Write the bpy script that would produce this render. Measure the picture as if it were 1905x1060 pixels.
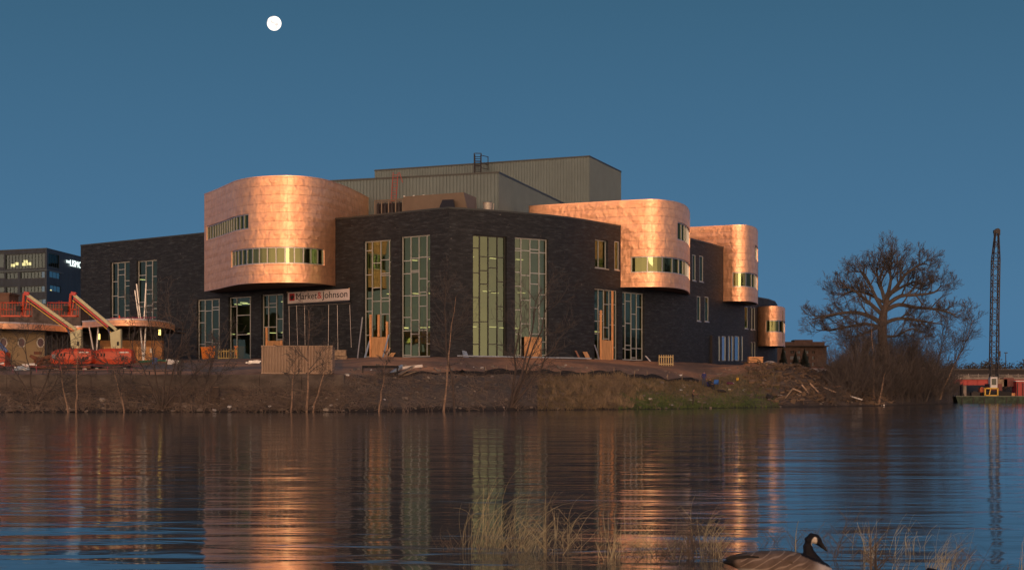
import bpy, math, random
from mathutils import Vector, Matrix, noise
R = math.radians
random.seed(7)
for o in list(bpy.data.objects): bpy.data.objects.remove(o)
SC = bpy.context.scene
COL = SC.collection
# ------------------------------------------------------------------ camera
F = 2975.0; CX = 952.5; HY = 725.0; EYE = 2.0
cam = bpy.data.cameras.new('camera'); camo = bpy.data.objects.new('camera', cam); COL.objects.link(camo)
camo.location = (0, 0, EYE); camo.rotation_euler = (R(90), 0, 0)
cam.sensor_width = 36; cam.lens = 36 * F / 1905; cam.shift_y = (HY - 530) / 1905
cam.clip_start = 0.5; cam.clip_end = 12000
SC.camera = camo
SC.render.resolution_x = 1024; SC.render.resolution_y = 569
SC.view_settings.view_transform = 'Standard'; SC.view_settings.look = 'None'
SC.view_settings.exposure = .15; SC.view_settings.gamma = 1
# ------------------------------------------------------------------ world: dusk sky, glow behind the camera (-Y)
W = bpy.data.worlds.new('World'); SC.world = W; W.use_nodes = True
nt = W.node_tree; nt.nodes.clear()
def N(t, tree=None, **k):
    n = (tree or nt).nodes.new(t)
    for a, b in k.items(): setattr(n, a, b)
    return n
def ramp(n, pts, interp='LINEAR'):
    cr = n.color_ramp; cr.interpolation = interp
    while len(cr.elements) > 1: cr.elements.remove(cr.elements[-1])
    cr.elements[0].position = pts[0][0]; cr.elements[0].color = (*pts[0][1], 1)
    for p, c in pts[1:]:
        e = cr.elements.new(p); e.color = (*c, 1)
wout = N('ShaderNodeOutputWorld'); wbg = N('ShaderNodeBackground')
tc = N('ShaderNodeTexCoord'); sep = N('ShaderNodeSeparateXYZ')
nt.links.new(tc.outputs['Generated'], sep.inputs[0])
blue = N('ShaderNodeValToRGB')
ramp(blue, [(0.0, (.055, .164, .300)), (.05, (.053, .157, .285)), (.12, (.046, .136, .246)), (.24, (.033, .103, .180)), (.5, (.040, .120, .215)), (1, (.038, .11, .20))])
nt.links.new(sep.outputs['Z'], blue.inputs[0])
# horizontal azimuth: a = 0.5 - 0.5*y/|xy|  (0 ahead, 1 behind)
vm = N('ShaderNodeVectorMath', operation='MULTIPLY'); vm.inputs[1].default_value = (1, 1, 0)
nt.links.new(tc.outputs['Generated'], vm.inputs[0])
vn = N('ShaderNodeVectorMath', operation='NORMALIZE'); nt.links.new(vm.outputs[0], vn.inputs[0])
s2 = N('ShaderNodeSeparateXYZ'); nt.links.new(vn.outputs[0], s2.inputs[0])
az = N('ShaderNodeMath', operation='MULTIPLY_ADD'); az.inputs[1].default_value = -.5; az.inputs[2].default_value = .5
nt.links.new(s2.outputs['Y'], az.inputs[0])
glow = N('ShaderNodeValToRGB')
ramp(glow, [(0, (0, 0, 0)), (.045, (.0, .0, .0)), (.14, (.20, .10, .14)), (.42, (.23, .18, .18)), (.60, (.95, .62, .45)), (.76, (2.7, 1.55, .80)), (.90, (5.0, 2.85, 1.40)), (1, (5.6, 3.2, 1.6))])
nt.links.new(az.outputs[0], glow.inputs[0])
el = N('ShaderNodeValToRGB')
ramp(el, [(0, (1, 1, 1)), (.08, (.85, .80, .80)), (.18, (.50, .45, .46)), (.36, (.20, .17, .19)), (.7, (0, 0, 0))])
nt.links.new(sep.outputs['Z'], el.inputs[0])
gm = N('ShaderNodeMix', data_type='RGBA', blend_type='MULTIPLY'); gm.inputs[0].default_value = 1
nt.links.new(glow.outputs[0], gm.inputs[6]); nt.links.new(el.outputs[0], gm.inputs[7])
ga = N('ShaderNodeMix', data_type='RGBA', blend_type='ADD'); ga.inputs[0].default_value = 1
nt.links.new(blue.outputs[0], ga.inputs[6]); nt.links.new(gm.outputs[2], ga.inputs[7])
sky = N('ShaderNodeTexSky', sky_type='NISHITA'); sky.sun_disc = False; sky.sun_elevation = R(2); sky.sun_rotation = R(183)
gb = N('ShaderNodeMix', data_type='RGBA', blend_type='ADD'); gb.inputs[0].default_value = .004
nt.links.new(ga.outputs[2], gb.inputs[6]); nt.links.new(sky.outputs[0], gb.inputs[7])
nt.links.new(gb.outputs[2], wbg.inputs[0]); wbg.inputs[1].default_value = 1.0
nt.links.new(wbg.outputs[0], wout.inputs[0])
# sun: low afterglow behind the camera
sl = bpy.data.lights.new('sun', 'SUN'); sl.energy = .55; sl.angle = R(14); sl.color = (1, .74, .50)
so = bpy.data.objects.new('sun', sl); COL.objects.link(so)
so.rotation_euler = Vector((-.04, 1, -.10)).to_track_quat('-Z', 'Y').to_euler()
so.location = (0, -40, 60)

# ------------------------------------------------------------------ materials
MATS = {}
def mat(name, col, rough=.8, metal=0., var=0., scale=1., col2=None, bump=0., bscale=None, stretch=(1, 1, 1), emit=None, estr=1., spec=.5, coord='Object', detail=4):
    if name in MATS: return MATS[name]
    m = bpy.data.materials.new(name); MATS[name] = m; m.use_nodes = True
    t = m.node_tree; b = t.nodes['Principled BSDF']
    b.inputs['Base Color'].default_value = (*col, 1); b.inputs['Roughness'].default_value = rough
    b.inputs['Metallic'].default_value = metal; b.inputs['Specular IOR Level'].default_value = spec
    if emit: b.inputs['Emission Color'].default_value = (*emit, 1); b.inputs['Emission Strength'].default_value = estr
    if var or col2 or bump:
        tcn = N('ShaderNodeTexCoord', t); mp = N('ShaderNodeMapping', t); mp.inputs['Scale'].default_value = stretch
        t.links.new(tcn.outputs[coord], mp.inputs[0])
        nz = N('ShaderNodeTexNoise', t); nz.inputs['Scale'].default_value = scale; nz.inputs['Detail'].default_value = detail; nz.inputs['Roughness'].default_value = .62
        t.links.new(mp.outputs[0], nz.inputs[0])
        cr = N('ShaderNodeValToRGB', t)
        c2 = col2 or tuple(c * (1 - var) for c in col); c1 = tuple(min(1, c * (1 + var)) for c in col) if not col2 else col
        ramp(cr, [(.32, c2), (.68, c1)])
        t.links.new(nz.outputs[0], cr.inputs[0]); t.links.new(cr.outputs[0], b.inputs['Base Color'])
        if bump:
            n2 = N('ShaderNodeTexNoise', t); n2.inputs['Scale'].default_value = bscale or scale * 3; n2.inputs['Detail'].default_value = 4
            t.links.new(mp.outputs[0], n2.inputs[0])
            bp = N('ShaderNodeBump', t); bp.inputs['Distance'].default_value = bump
            t.links.new(n2.outputs[0], bp.inputs['Height']); t.links.new(bp.outputs[0], b.inputs['Normal'])
    return m
def emat(name, col, s):
    m = bpy.data.materials.new(name); m.use_nodes = True; t = m.node_tree; t.nodes.clear()
    o = N('ShaderNodeOutputMaterial', t); e = N('ShaderNodeEmission', t); e.inputs[0].default_value = (*col, 1); e.inputs[1].default_value = s
    t.links.new(e.outputs[0], o.inputs[0]); return m

def brick_mat():
    m = bpy.data.materials.new('dark_brick'); m.use_nodes = True; t = m.node_tree; b = t.nodes['Principled BSDF']
    uv = N('ShaderNodeUVMap', t)
    br = N('ShaderNodeTexBrick', t); br.inputs['Scale'].default_value = 1; br.inputs['Brick Width'].default_value = .62; br.inputs['Row Height'].default_value = .135
    br.inputs['Mortar Size'].default_value = .012; br.inputs['Color1'].default_value = (.011, .0145, .018, 1); br.inputs['Color2'].default_value = (.028, .034, .038, 1)
    br.inputs['Mortar'].default_value = (.010, .011, .013, 1); br.inputs['Bias'].default_value = -.25
    t.links.new(uv.outputs[0], br.inputs[0])
    mp = N('ShaderNodeMapping', t); mp.inputs['Scale'].default_value = (.55, 3.2, 1); t.links.new(uv.outputs[0], mp.inputs[0])
    nz = N('ShaderNodeTexNoise', t); nz.inputs['Scale'].default_value = 1.0; nz.inputs['Detail'].default_value = 5; nz.inputs['Roughness'].default_value = .7
    t.links.new(mp.outputs[0], nz.inputs[0])
    cr = N('ShaderNodeValToRGB', t); ramp(cr, [(.3, (.55, .55, .6)), (.5, (1.0, 1.0, 1.0)), (.58, (1.55, 1.55, 1.55)), (.72, (3.0, 2.95, 2.9))])
    t.links.new(nz.outputs[0], cr.inputs[0])
    mx = N('ShaderNodeMix', t, data_type='RGBA', blend_type='MULTIPLY'); mx.inputs[0].default_value = 1
    t.links.new(br.outputs[0], mx.inputs[6]); t.links.new(cr.outputs[0], mx.inputs[7])
    # rare pale flecks (mortar smears, tags)
    mp2 = N('ShaderNodeMapping', t); mp2.inputs['Scale'].default_value = (1.2, 4.2, 1); t.links.new(uv.outputs[0], mp2.inputs[0])
    n3 = N('ShaderNodeTexNoise', t); n3.inputs['Scale'].default_value = 1.6; n3.inputs['Detail'].default_value = 2; t.links.new(mp2.outputs[0], n3.inputs[0])
    c3 = N('ShaderNodeValToRGB', t); ramp(c3, [(.71, (0, 0, 0)), (.74, (1, 1, 1))]); t.links.new(n3.outputs[0], c3.inputs[0])
    m3 = N('ShaderNodeMix', t, data_type='RGBA'); t.links.new(c3.outputs[0], m3.inputs[0]); t.links.new(mx.outputs[2], m3.inputs[6]); m3.inputs[7].default_value = (.16, .15, .14, 1)
    t.links.new(m3.outputs[2], b.inputs['Base Color'])
    b.inputs['Roughness'].default_value = .62; b.inputs['Specular IOR Level'].default_value = .35
    bp = N('ShaderNodeBump', t); bp.inputs['Distance'].default_value = .02; bp.inputs['Strength'].default_value = .8; t.links.new(br.outputs['Fac'], bp.inputs['Height']); bp.invert = True
    b2 = N('ShaderNodeBump', t); b2.inputs['Distance'].default_value = .05; t.links.new(nz.outputs[0], b2.inputs['Height']); t.links.new(bp.outputs[0], b2.inputs['Normal'])
    t.links.new(b2.outputs[0], b.inputs['Normal'])
    return m
def copper_mat():
    m = bpy.data.materials.new('copper_sheet'); m.use_nodes = True; t = m.node_tree; b = t.nodes['Principled BSDF']
    uv = N('ShaderNodeUVMap', t)
    br = N('ShaderNodeTexBrick', t); br.inputs['Scale'].default_value = 1; br.inputs['Brick Width'].default_value = 1.95; br.inputs['Row Height'].default_value = 1.05
    br.inputs['Mortar Size'].default_value = .022; br.inputs['Mortar Smooth'].default_value = .8; br.inputs['Color1'].default_value = (.86, .50, .30, 1); br.inputs['Color2'].default_value = (.92, .56, .34, 1)
    br.inputs['Mortar'].default_value = (.66, .38, .25, 1)
    t.links.new(uv.outputs[0], br.inputs[0])
    mp = N('ShaderNodeMapping', t); mp.inputs['Scale'].default_value = (1, 1.5, 1); t.links.new(uv.outputs[0], mp.inputs[0])
    n1 = N('ShaderNodeTexNoise', t); n1.inputs['Scale'].default_value = .9; n1.inputs['Detail'].default_value = 3; n1.inputs['Distortion'].default_value = .6; t.links.new(mp.outputs[0], n1.inputs[0])
    cr = N('ShaderNodeValToRGB', t); ramp(cr, [(.3, (.88, .84, .86)), (.7, (1.05, 1.04, 1.0))]); t.links.new(n1.outputs[0], cr.inputs[0])
    mx = N('ShaderNodeMix', t, data_type='RGBA', blend_type='MULTIPLY'); mx.inputs[0].default_value = 1
    t.links.new(br.outputs[0], mx.inputs[6]); t.links.new(cr.outputs[0], mx.inputs[7]); t.links.new(mx.outputs[2], b.inputs['Base Color'])
    b.inputs['Metallic'].default_value = .82; b.inputs['Roughness'].default_value = .47
    # oil canning: pillows of about a panel's height, vertical puckers
    mp2 = N('ShaderNodeMapping', t); mp2.inputs['Scale'].default_value = (1.15, .95, 1); t.links.new(uv.outputs[0], mp2.inputs[0])
    n2 = N('ShaderNodeTexNoise', t); n2.inputs['Scale'].default_value = 1.0; n2.inputs['Detail'].default_value = 1.2; n2.inputs['Distortion'].default_value = .3; t.links.new(mp2.outputs[0], n2.inputs[0])
    b1 = N('ShaderNodeBump', t); b1.inputs['Distance'].default_value = .13; t.links.new(n2.outputs[0], b1.inputs['Height'])
    wv = N('ShaderNodeSeparateXYZ', t); t.links.new(uv.outputs[0], wv.inputs[0])
    # lapped courses: saw-tooth in z
    md = N('ShaderNodeMath', t, operation='PINGPONG'); md.inputs[1].default_value = .525; t.links.new(wv.outputs['Y'], md.inputs[0])
    b3 = N('ShaderNodeBump', t); b3.inputs['Distance'].default_value = .045; t.links.new(md.outputs[0], b3.inputs['Height']); t.links.new(b1.outputs[0], b3.inputs['Normal'])
    b2 = N('ShaderNodeBump', t); b2.inputs['Distance'].default_value = .010; b2.invert = True; t.links.new(br.outputs['Fac'], b2.inputs['Height']); t.links.new(b3.outputs[0], b2.inputs['Normal'])
    t.links.new(b2.outputs[0], b.inputs['Normal'])
    return m
def glass_mat(name, refl, trans, mixf):
    m = bpy.data.materials.new(name); m.use_nodes = True; t = m.node_tree; t.nodes.clear()
    o = N('ShaderNodeOutputMaterial', t); g = N('ShaderNodeBsdfGlossy', t); g.inputs['Roughness'].default_value = .03; g.inputs[0].default_value = (*refl, 1)
    tr = N('ShaderNodeBsdfTransparent', t); tr.inputs[0].default_value = (*trans, 1)
    tcn = N('ShaderNodeTexCoord', t)
    nz = N('ShaderNodeTexNoise', t); nz.inputs['Scale'].default_value = .35; nz.inputs['Detail'].default_value = 1; t.links.new(tcn.outputs['Object'], nz.inputs[0])
    bp = N('ShaderNodeBump', t); bp.inputs['Distance'].default_value = .02; t.links.new(nz.outputs[0], bp.inputs['Height']); t.links.new(bp.outputs[0], g.inputs['Normal'])
    mx = N('ShaderNodeMixShader', t); mx.inputs[0].default_value = mixf
    t.links.new(tr.outputs[0], mx.inputs[1]); t.links.new(g.outputs[0], mx.inputs[2]); t.links.new(mx.outputs[0], o.inputs[0])
    return m
def water_mat():
    m = bpy.data.materials.new('river_water'); m.use_nodes = True; t = m.node_tree; b = t.nodes['Principled BSDF']
    b.inputs['Base Color'].default_value = (.040, .045, .045, 1); b.inputs['Roughness'].default_value = .10; b.inputs['IOR'].default_value = 4.0
    tcn = N('ShaderNodeTexCoord', t)
    def nz(sx, sy, det, rot=0):
        mp = N('ShaderNodeMapping', t); mp.inputs['Scale'].default_value = (sx, sy, 1); mp.inputs['Rotation'].default_value = (0, 0, R(rot)); t.links.new(tcn.outputs['Object'], mp.inputs[0])
        n = N('ShaderNodeTexNoise', t); n.inputs['Scale'].default_value = 1; n.inputs['Detail'].default_value = det; n.inputs['Roughness'].default_value = .55; t.links.new(mp.outputs[0], n.inputs[0]); return n
    a = nz(1.3, 4.6, 3, 2); c = nz(.38, 1.15, 2, -3); c2 = nz(.11, .42, 2, 5); c.inputs['Distortion'].default_value = .7; patch = nz(.018, .06, 3, 4)
    b1 = N('ShaderNodeBump', t); b1.inputs['Distance'].default_value = .0055; t.links.new(a.outputs[0], b1.inputs['Height'])
    pr = N('ShaderNodeMapRange', t); pr.inputs[1].default_value = .35; pr.inputs[2].default_value = .65; pr.inputs[3].default_value = .25; pr.inputs[4].default_value = 1; t.links.new(patch.outputs[0], pr.inputs[0])
    t.links.new(pr.outputs[0], b1.inputs['Strength'])
    rr_ = N('ShaderNodeMapRange', t); rr_.inputs[1].default_value = .35; rr_.inputs[2].default_value = .65; rr_.inputs[3].default_value = .035; rr_.inputs[4].default_value = .09; t.links.new(patch.outputs[0], rr_.inputs[0]); t.links.new(rr_.outputs[0], b.inputs['Roughness'])
    b2 = N('ShaderNodeBump', t); b2.inputs['Distance'].default_value = .022; t.links.new(c.outputs[0], b2.inputs['Height']); t.links.new(b1.outputs[0], b2.inputs['Normal'])
    b4 = N('ShaderNodeBump', t); b4.inputs['Distance'].default_value = .055; t.links.new(c2.outputs[0], b4.inputs['Height']); t.links.new(b2.outputs[0], b4.inputs['Normal'])
    t.links.new(b4.outputs[0], b.inputs['Normal'])
    return m
def attr_mat(name, rough=.95, bump=.06, bscale=3, var=.35, vscale=.9, metal=0):
    m = bpy.data.materials.new(name); m.use_nodes = True; t = m.node_tree; b = t.nodes['Principled BSDF']
    at = N('ShaderNodeVertexColor', t); at.layer_name = 'Col'
    tcn = N('ShaderNodeTexCoord', t); nz = N('ShaderNodeTexNoise', t); nz.inputs['Scale'].default_value = vscale; nz.inputs['Detail'].default_value = 7; nz.inputs['Roughness'].default_value = .75
    t.links.new(tcn.outputs['Object'], nz.inputs[0])
    cr = N('ShaderNodeValToRGB', t); ramp(cr, [(.3, (1 - var,) * 3), (.7, (1 + var,) * 3)]); t.links.new(nz.outputs[0], cr.inputs[0])
    mx = N('ShaderNodeMix', t, data_type='RGBA', blend_type='MULTIPLY'); mx.inputs[0].default_value = 1
    t.links.new(at.outputs[0], mx.inputs[6]); t.links.new(cr.outputs[0], mx.inputs[7]); t.links.new(mx.outputs[2], b.inputs['Base Color'])
    b.inputs['Roughness'].default_value = rough; b.inputs['Specular IOR Level'].default_value = .2
    if bump:
        n2 = N('ShaderNodeTexNoise', t); n2.inputs['Scale'].default_value = bscale; n2.inputs['Detail'].default_value = 6; t.links.new(tcn.outputs['Object'], n2.inputs[0])
        bp = N('ShaderNodeBump', t); bp.inputs['Distance'].default_value = bump; t.links.new(n2.outputs[0], bp.inputs['Height']); t.links.new(bp.outputs[0], b.inputs['Normal'])
    return m

BRICK = brick_mat(); COPPER = copper_mat()
GLASS = glass_mat('green_glass', (.13, .175, .105), (.42, .48, .38), .55)
GLASSW = glass_mat('grey_green_glass', (.13, .175, .115), (.35, .42, .34), .62)
GLASSB = glass_mat('bay_glass', (.115, .14, .075), (.36, .38, .30), .62)
GLASSK = glass_mat('cool_glass', (.34, .46, .52), (.3, .4, .4), .8)
GLASSD = glass_mat('dark_glass', (.16, .22, .17), (.3, .42, .36), .32)
FRAME = mat('pale_window_frame', (.36, .38, .36), .5, .2)
DFRAME = mat('dark_window_frame', (.03, .032, .03), .5, .2)
WOOD = mat('raw_plywood', (.50, .28, .12), .75, var=.25, scale=1.4, stretch=(3, 3, .5), bump=.01)
STUD = mat('fresh_lumber', (.70, .36, .16), .7, var=.15, scale=2)
TAN = mat('weathered_plank', (.24, .18, .12), .85, var=.3, scale=3)
CONC = mat('concrete', (.22, .19, .16), .9, var=.25, scale=.8, bump=.02)
SIDING = mat('ribbed_metal_siding', (.115, .155, .155), .65, .0, var=.08, scale=.4)
CAP = mat('dark_metal_cap', (.05, .06, .06), .5, .5)
BLACK = mat('black_rubber', (.012, .012, .013), .8)
DSTEEL = mat('dark_steel', (.035, .033, .035), .6, .5)
ORANGE = mat('orange_lift_paint', (.46, .055, .016), .45, var=.12, scale=1.5)
CREAM = mat('cream_lift_paint', (.42, .42, .24), .45, var=.1, scale=1.5)
WHITE = mat('white_paint', (.62, .62, .6), .6, var=.08, scale=2)
GALV = mat('galvanised_steel', (.42, .42, .42), .4, .7)
INTW = mat('interior_wall', (.20, .19, .11), .85, var=.45, scale=.3)
INTF = mat('interior_slab', (.14, .14, .12), .85)
REDP = mat('red_paint', (.35, .03, .025), .55, var=.15, scale=.6)
YEL = mat('yellow_paint', (.62, .38, .03), .5)
BARK = mat('dark_bark', (.060, .046, .038), .95, var=.3, scale=3)
TWIG = mat('bare_twigs', (.062, .054, .049), .95, var=.25, scale=1)
BIRCH = mat('pale_birch_bark', (.30, .20, .13), .85, col2=(.10, .07, .05), scale=2.2, stretch=(1, 1, 3))
LAMPG = emat('lamp_glow', (1, .72, .18), 3.2)
LAMPI = emat('interior_lamp', (1, .78, .32), 3.5)

# ------------------------------------------------------------------ helpers
def px2(px, py, Y): return Vector(((px - CX) * Y / F, Y, EYE + (HY - py) * Y / F))
def tagp(o, label=None, cat=None, group=None, kind=None):
    if label: o['label'] = label
    if cat: o['category'] = cat
    if group: o['group'] = group
    if kind: o['kind'] = kind
    return o
def empty(name, loc, label, cat, group=None, rz=0):
    o = bpy.data.objects.new(name, None); COL.objects.link(o); o.location = loc; o.rotation_euler = (0, 0, rz); o.empty_display_size = .3
    return tagp(o, label, cat, group)
class MB:
    def __init__(s): s.v = []; s.f = []; s.mi = []; s.uv = []; s.hasuv = False; s.col = []
    def face(s, pts, mi=0, uv=None):
        i = len(s.v); s.v += [tuple(p) for p in pts]; s.f.append(tuple(range(i, i + len(pts)))); s.mi.append(mi)
        if uv: s.hasuv = True
        s.uv.append(uv)
    def addf(s, idx, mi=0): s.f.append(tuple(idx)); s.mi.append(mi); s.uv.append(None)
    def hexa(s, p, mi=0):  # p: 4 bottom, 4 top (ccw from above)
        i = len(s.v); s.v += [tuple(q) for q in p]
        for f in ((3, 2, 1, 0), (4, 5, 6, 7), (0, 1, 5, 4), (1, 2, 6, 5), (2, 3, 7, 6), (3, 0, 4, 7)): s.addf([i + k for k in f], mi)
    def box(s, c, d, rz=0, mi=0, M=None):
        hx, hy, hz = d[0] / 2, d[1] / 2, d[2] / 2
        if M is None: M = Matrix.Rotation(rz, 3, 'Z')
        c = Vector(c)
        s.hexa([c + M @ Vector(q) for q in ((-hx, -hy, -hz), (hx, -hy, -hz), (hx, hy, -hz), (-hx, hy, -hz), (-hx, -hy, hz), (hx, -hy, hz), (hx, hy, hz), (-hx, hy, hz))], mi)
    def beam(s, a, b, w, h=None, mi=0):
        a = Vector(a); b = Vector(b); d = b - a; L = d.length
        if L < 1e-5: return
        q = d.to_track_quat('Z', 'Y').to_matrix(); s.box((a + b) / 2, (w, h or w, L), M=q, mi=mi)
    def tube(s, pts, rad, n=6, mi=0, cap=True):
        pts = [Vector(p) for p in pts]
        if not isinstance(rad, (list, tuple)): rad = [rad] * len(pts)
        base = len(s.v); ref = Vector((.31, .17, .93))
        for i, p in enumerate(pts):
            d = (pts[min(i + 1, len(pts) - 1)] - pts[max(i - 1, 0)])
            d = d.normalized() if d.length > 1e-9 else Vector((0, 0, 1))
            u = d.cross(ref)
            if u.length < .05: u = d.cross(Vector((1, 0, 0)))
            u.normalize(); w = d.cross(u)
            for k in range(n):
                a = 2 * math.pi * k / n; s.v.append(tuple(p + (u * math.cos(a) + w * math.sin(a)) * rad[i]))
        for i in range(len(pts) - 1):
            for k in range(n):
                a = base + i * n + k; b = base + i * n + (k + 1) % n
                s.addf((a, b, b + n, a + n), mi)
        if cap and n > 2:
            s.addf([base + k for k in range(n)][::-1], mi); e = base + (len(pts) - 1) * n; s.addf([e + k for k in range(n)], mi)
    def prism(s, poly, z0, z1, mi=0):
        n = len(poly); i = len(s.v)
        s.v += [(p[0], p[1], z0) for p in poly] + [(p[0], p[1], z1) for p in poly]
        s.addf([i + k for k in range(n)][::-1], mi); s.addf([i + n + k for k in range(n)], mi)
        for k in range(n): s.addf((i + k, i + (k + 1) % n, i + n + (k + 1) % n, i + n + k), mi)
    def cyl(s, a, b, r, n=16, mi=0, r2=None): s.tube([a, b], [r, r if r2 is None else r2], n, mi)
    def build(s, name, mats, parent=None, world=True, smooth=False, loc=None):
        me = bpy.data.meshes.new(name)
        off = Vector((0, 0, 0)); o_loc = None
        if parent is not None and world:
            off = parent.location.copy()
            if parent.parent: off = off + parent.parent.location
        elif parent is None and world and s.v:
            if loc is not None: off = Vector(loc)
            else:
                xs = [p[0] for p in s.v]; ys = [p[1] for p in s.v]; zs = [p[2] for p in s.v]
                off = Vector(((min(xs) + max(xs)) / 2, (min(ys) + max(ys)) / 2, min(zs)))
            o_loc = off
        me.from_pydata([(p[0] - off.x, p[1] - off.y, p[2] - off.z) for p in s.v] if world else s.v, [], s.f)
        for m in (mats if isinstance(mats, (list, tuple)) else [mats]): me.materials.append(m)
        me.polygons.foreach_set('material_index', s.mi)
        if smooth: me.polygons.foreach_set('use_smooth', [True] * len(s.f))
        if s.hasuv:
            ul = me.uv_layers.new(name='UVMap'); k = 0
            for i, f in enumerate(s.f):
                for j in range(len(f)): ul.data[k].uv = s.uv[i][j] if s.uv[i] else (s.v[f[j]][0], s.v[f[j]][2]); k += 1
        if s.col:
            ca = me.color_attributes.new('Col', 'FLOAT_COLOR', 'POINT')
            ca.data.foreach_set('color', [c for q in s.col for c in (*q, 1)])
        me.update()
        o = bpy.data.objects.new(name, me); COL.objects.link(o)
        if parent is not None: o.parent = parent
        if o_loc is not None: o.location = o_loc
        return o
def copy_tree(o, parent=None):
    c = o.copy(); COL.objects.link(c); c.parent = parent
    for ch in [x for x in bpy.data.objects if x.parent == o]: copy_tree(ch, c)
    return c
def catmull(pts, n=8):
    out = []
    for i in range(len(pts) - 1):
        p0 = Vector(pts[max(i - 1, 0)]); p1 = Vector(pts[i]); p2 = Vector(pts[i + 1]); p3 = Vector(pts[min(i + 2, len(pts) - 1)])
        for k in range(n):
            t = k / n
            out.append(.5 * ((2 * p1) + (p2 - p0) * t + (2 * p0 - 5 * p1 + 4 * p2 - p3) * t * t + (3 * p1 - p0 - 3 * p2 + p3) * t ** 3))
    out.append(Vector(pts[-1])); return out
class Path:  # plan polyline, walked left to right; outward normal towards the river
    def __init__(s, pts):
        s.p = [Vector((q[0], q[1])) for q in pts]; s.s = [0]
        for a, b in zip(s.p, s.p[1:]): s.s.append(s.s[-1] + (b - a).length)
        s.n = []
        for i in range(len(s.p)):
            t = (s.p[min(i + 1, len(s.p) - 1)] - s.p[max(i - 1, 0)]).normalized(); s.n.append(Vector((t.y, -t.x)))
    def at(s, u, off=0., z=0.):
        u = max(0, min(s.s[-1], u)); i = 0
        while i < len(s.s) - 2 and s.s[i + 1] < u: i += 1
        t = (u - s.s[i]) / max(1e-9, s.s[i + 1] - s.s[i])
        p = s.p[i].lerp(s.p[i + 1], t); n = s.n[i].lerp(s.n[i + 1], t).normalized(); q = p + n * off
        return Vector((q.x, q.y, z))
    def hit(s, px):
        k = (px - CX) / F; best = None
        for i in range(len(s.p) - 1):
            a, b = s.p[i], s.p[i + 1]; fa = a.x - k * a.y; fb = b.x - k * b.y
            if fa <= 0 <= fb or fb <= 0 <= fa:
                t = fa / (fa - fb) if fa != fb else 0; y = a.y + (b.y - a.y) * t
                if best is None or y < best[1]: best = (s.s[i] + (s.s[i + 1] - s.s[i]) * t, y)
        return best
    def zat(s, px, py): u, y = s.hit(px); return EYE + (HY - py) * y / F
def wall_mesh(mb, path, z0, z1, openings, depth=.35, smooth_share=True):
    us = set(path.s); zs = {z0, z1}
    for (a, b, c, d) in openings: us |= {a, b}; zs |= {c, d}
    us = sorted(us); zs = sorted(zs); us = [u for i, u in enumerate(us) if i == 0 or u - us[i - 1] > 1e-4]
    idx = {}
    def vid(u, z):
        k = (round(u, 4), round(z, 4))
        if k not in idx: idx[k] = len(mb.v); mb.v.append(tuple(path.at(u, 0, z)))
        return idx[k]
    mb.hasuv = True
    for i in range(len(us) - 1):
        for j in range(len(zs) - 1):
            um = (us[i] + us[i + 1]) / 2; zm = (zs[j] + zs[j + 1]) / 2
            if any(a < um < b and c < zm < d for a, b, c, d in openings): continue
            mb.f.append((vid(us[i], zs[j]), vid(us[i + 1], zs[j]), vid(us[i + 1], zs[j + 1]), vid(us[i], zs[j + 1]))); mb.mi.append(0)
            mb.uv.append([(us[i], zs[j]), (us[i + 1], zs[j]), (us[i + 1], zs[j + 1]), (us[i], zs[j + 1])])
    for (a, b, c, d) in openings:
        uu = [a] + [u for u in us if a + 1e-4 < u < b - 1e-4] + [b]
        for u in (a, b): mb.face([path.at(u, 0, c), path.at(u, -depth, c), path.at(u, -depth, d), path.at(u, 0, d)], 0, [(u, c), (u + depth, c), (u + depth, d), (u, d)])
        for z in (c, d):
            for p, q in zip(uu, uu[1:]): mb.face([path.at(p, 0, z), path.at(q, 0, z), path.at(q, -depth, z), path.at(p, -depth, z)], 0, [(p, z), (q, z), (q, z + depth), (p, z + depth)])
def hbar(mb, path, a, b, z, w, o0, o1, mi=0):
    uu = [a] + [u for u in path.s if a + 1e-3 < u < b - 1e-3] + [b]
    for p, q in zip(uu, uu[1:]):
        mb.hexa([path.at(p, o1, z - w / 2), path.at(q, o1, z - w / 2), path.at(q, o0, z - w / 2), path.at(p, o0, z - w / 2),
                 path.at(p, o1, z + w / 2), path.at(q, o1, z + w / 2), path.at(q, o0, z + w / 2), path.at(p, o0, z + w / 2)], mi)
def vbar(mb, path, u, z0, z1, w, o0, o1, mi=0):
    a, b = u - w / 2, u + w / 2
    mb.hexa([path.at(a, o1, z0), path.at(b, o1, z0), path.at(b, o0, z0), path.at(a, o0, z0),
             path.at(a, o1, z1), path.at(b, o1, z1), path.at(b, o0, z1), path.at(a, o0, z1)], mi)
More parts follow.
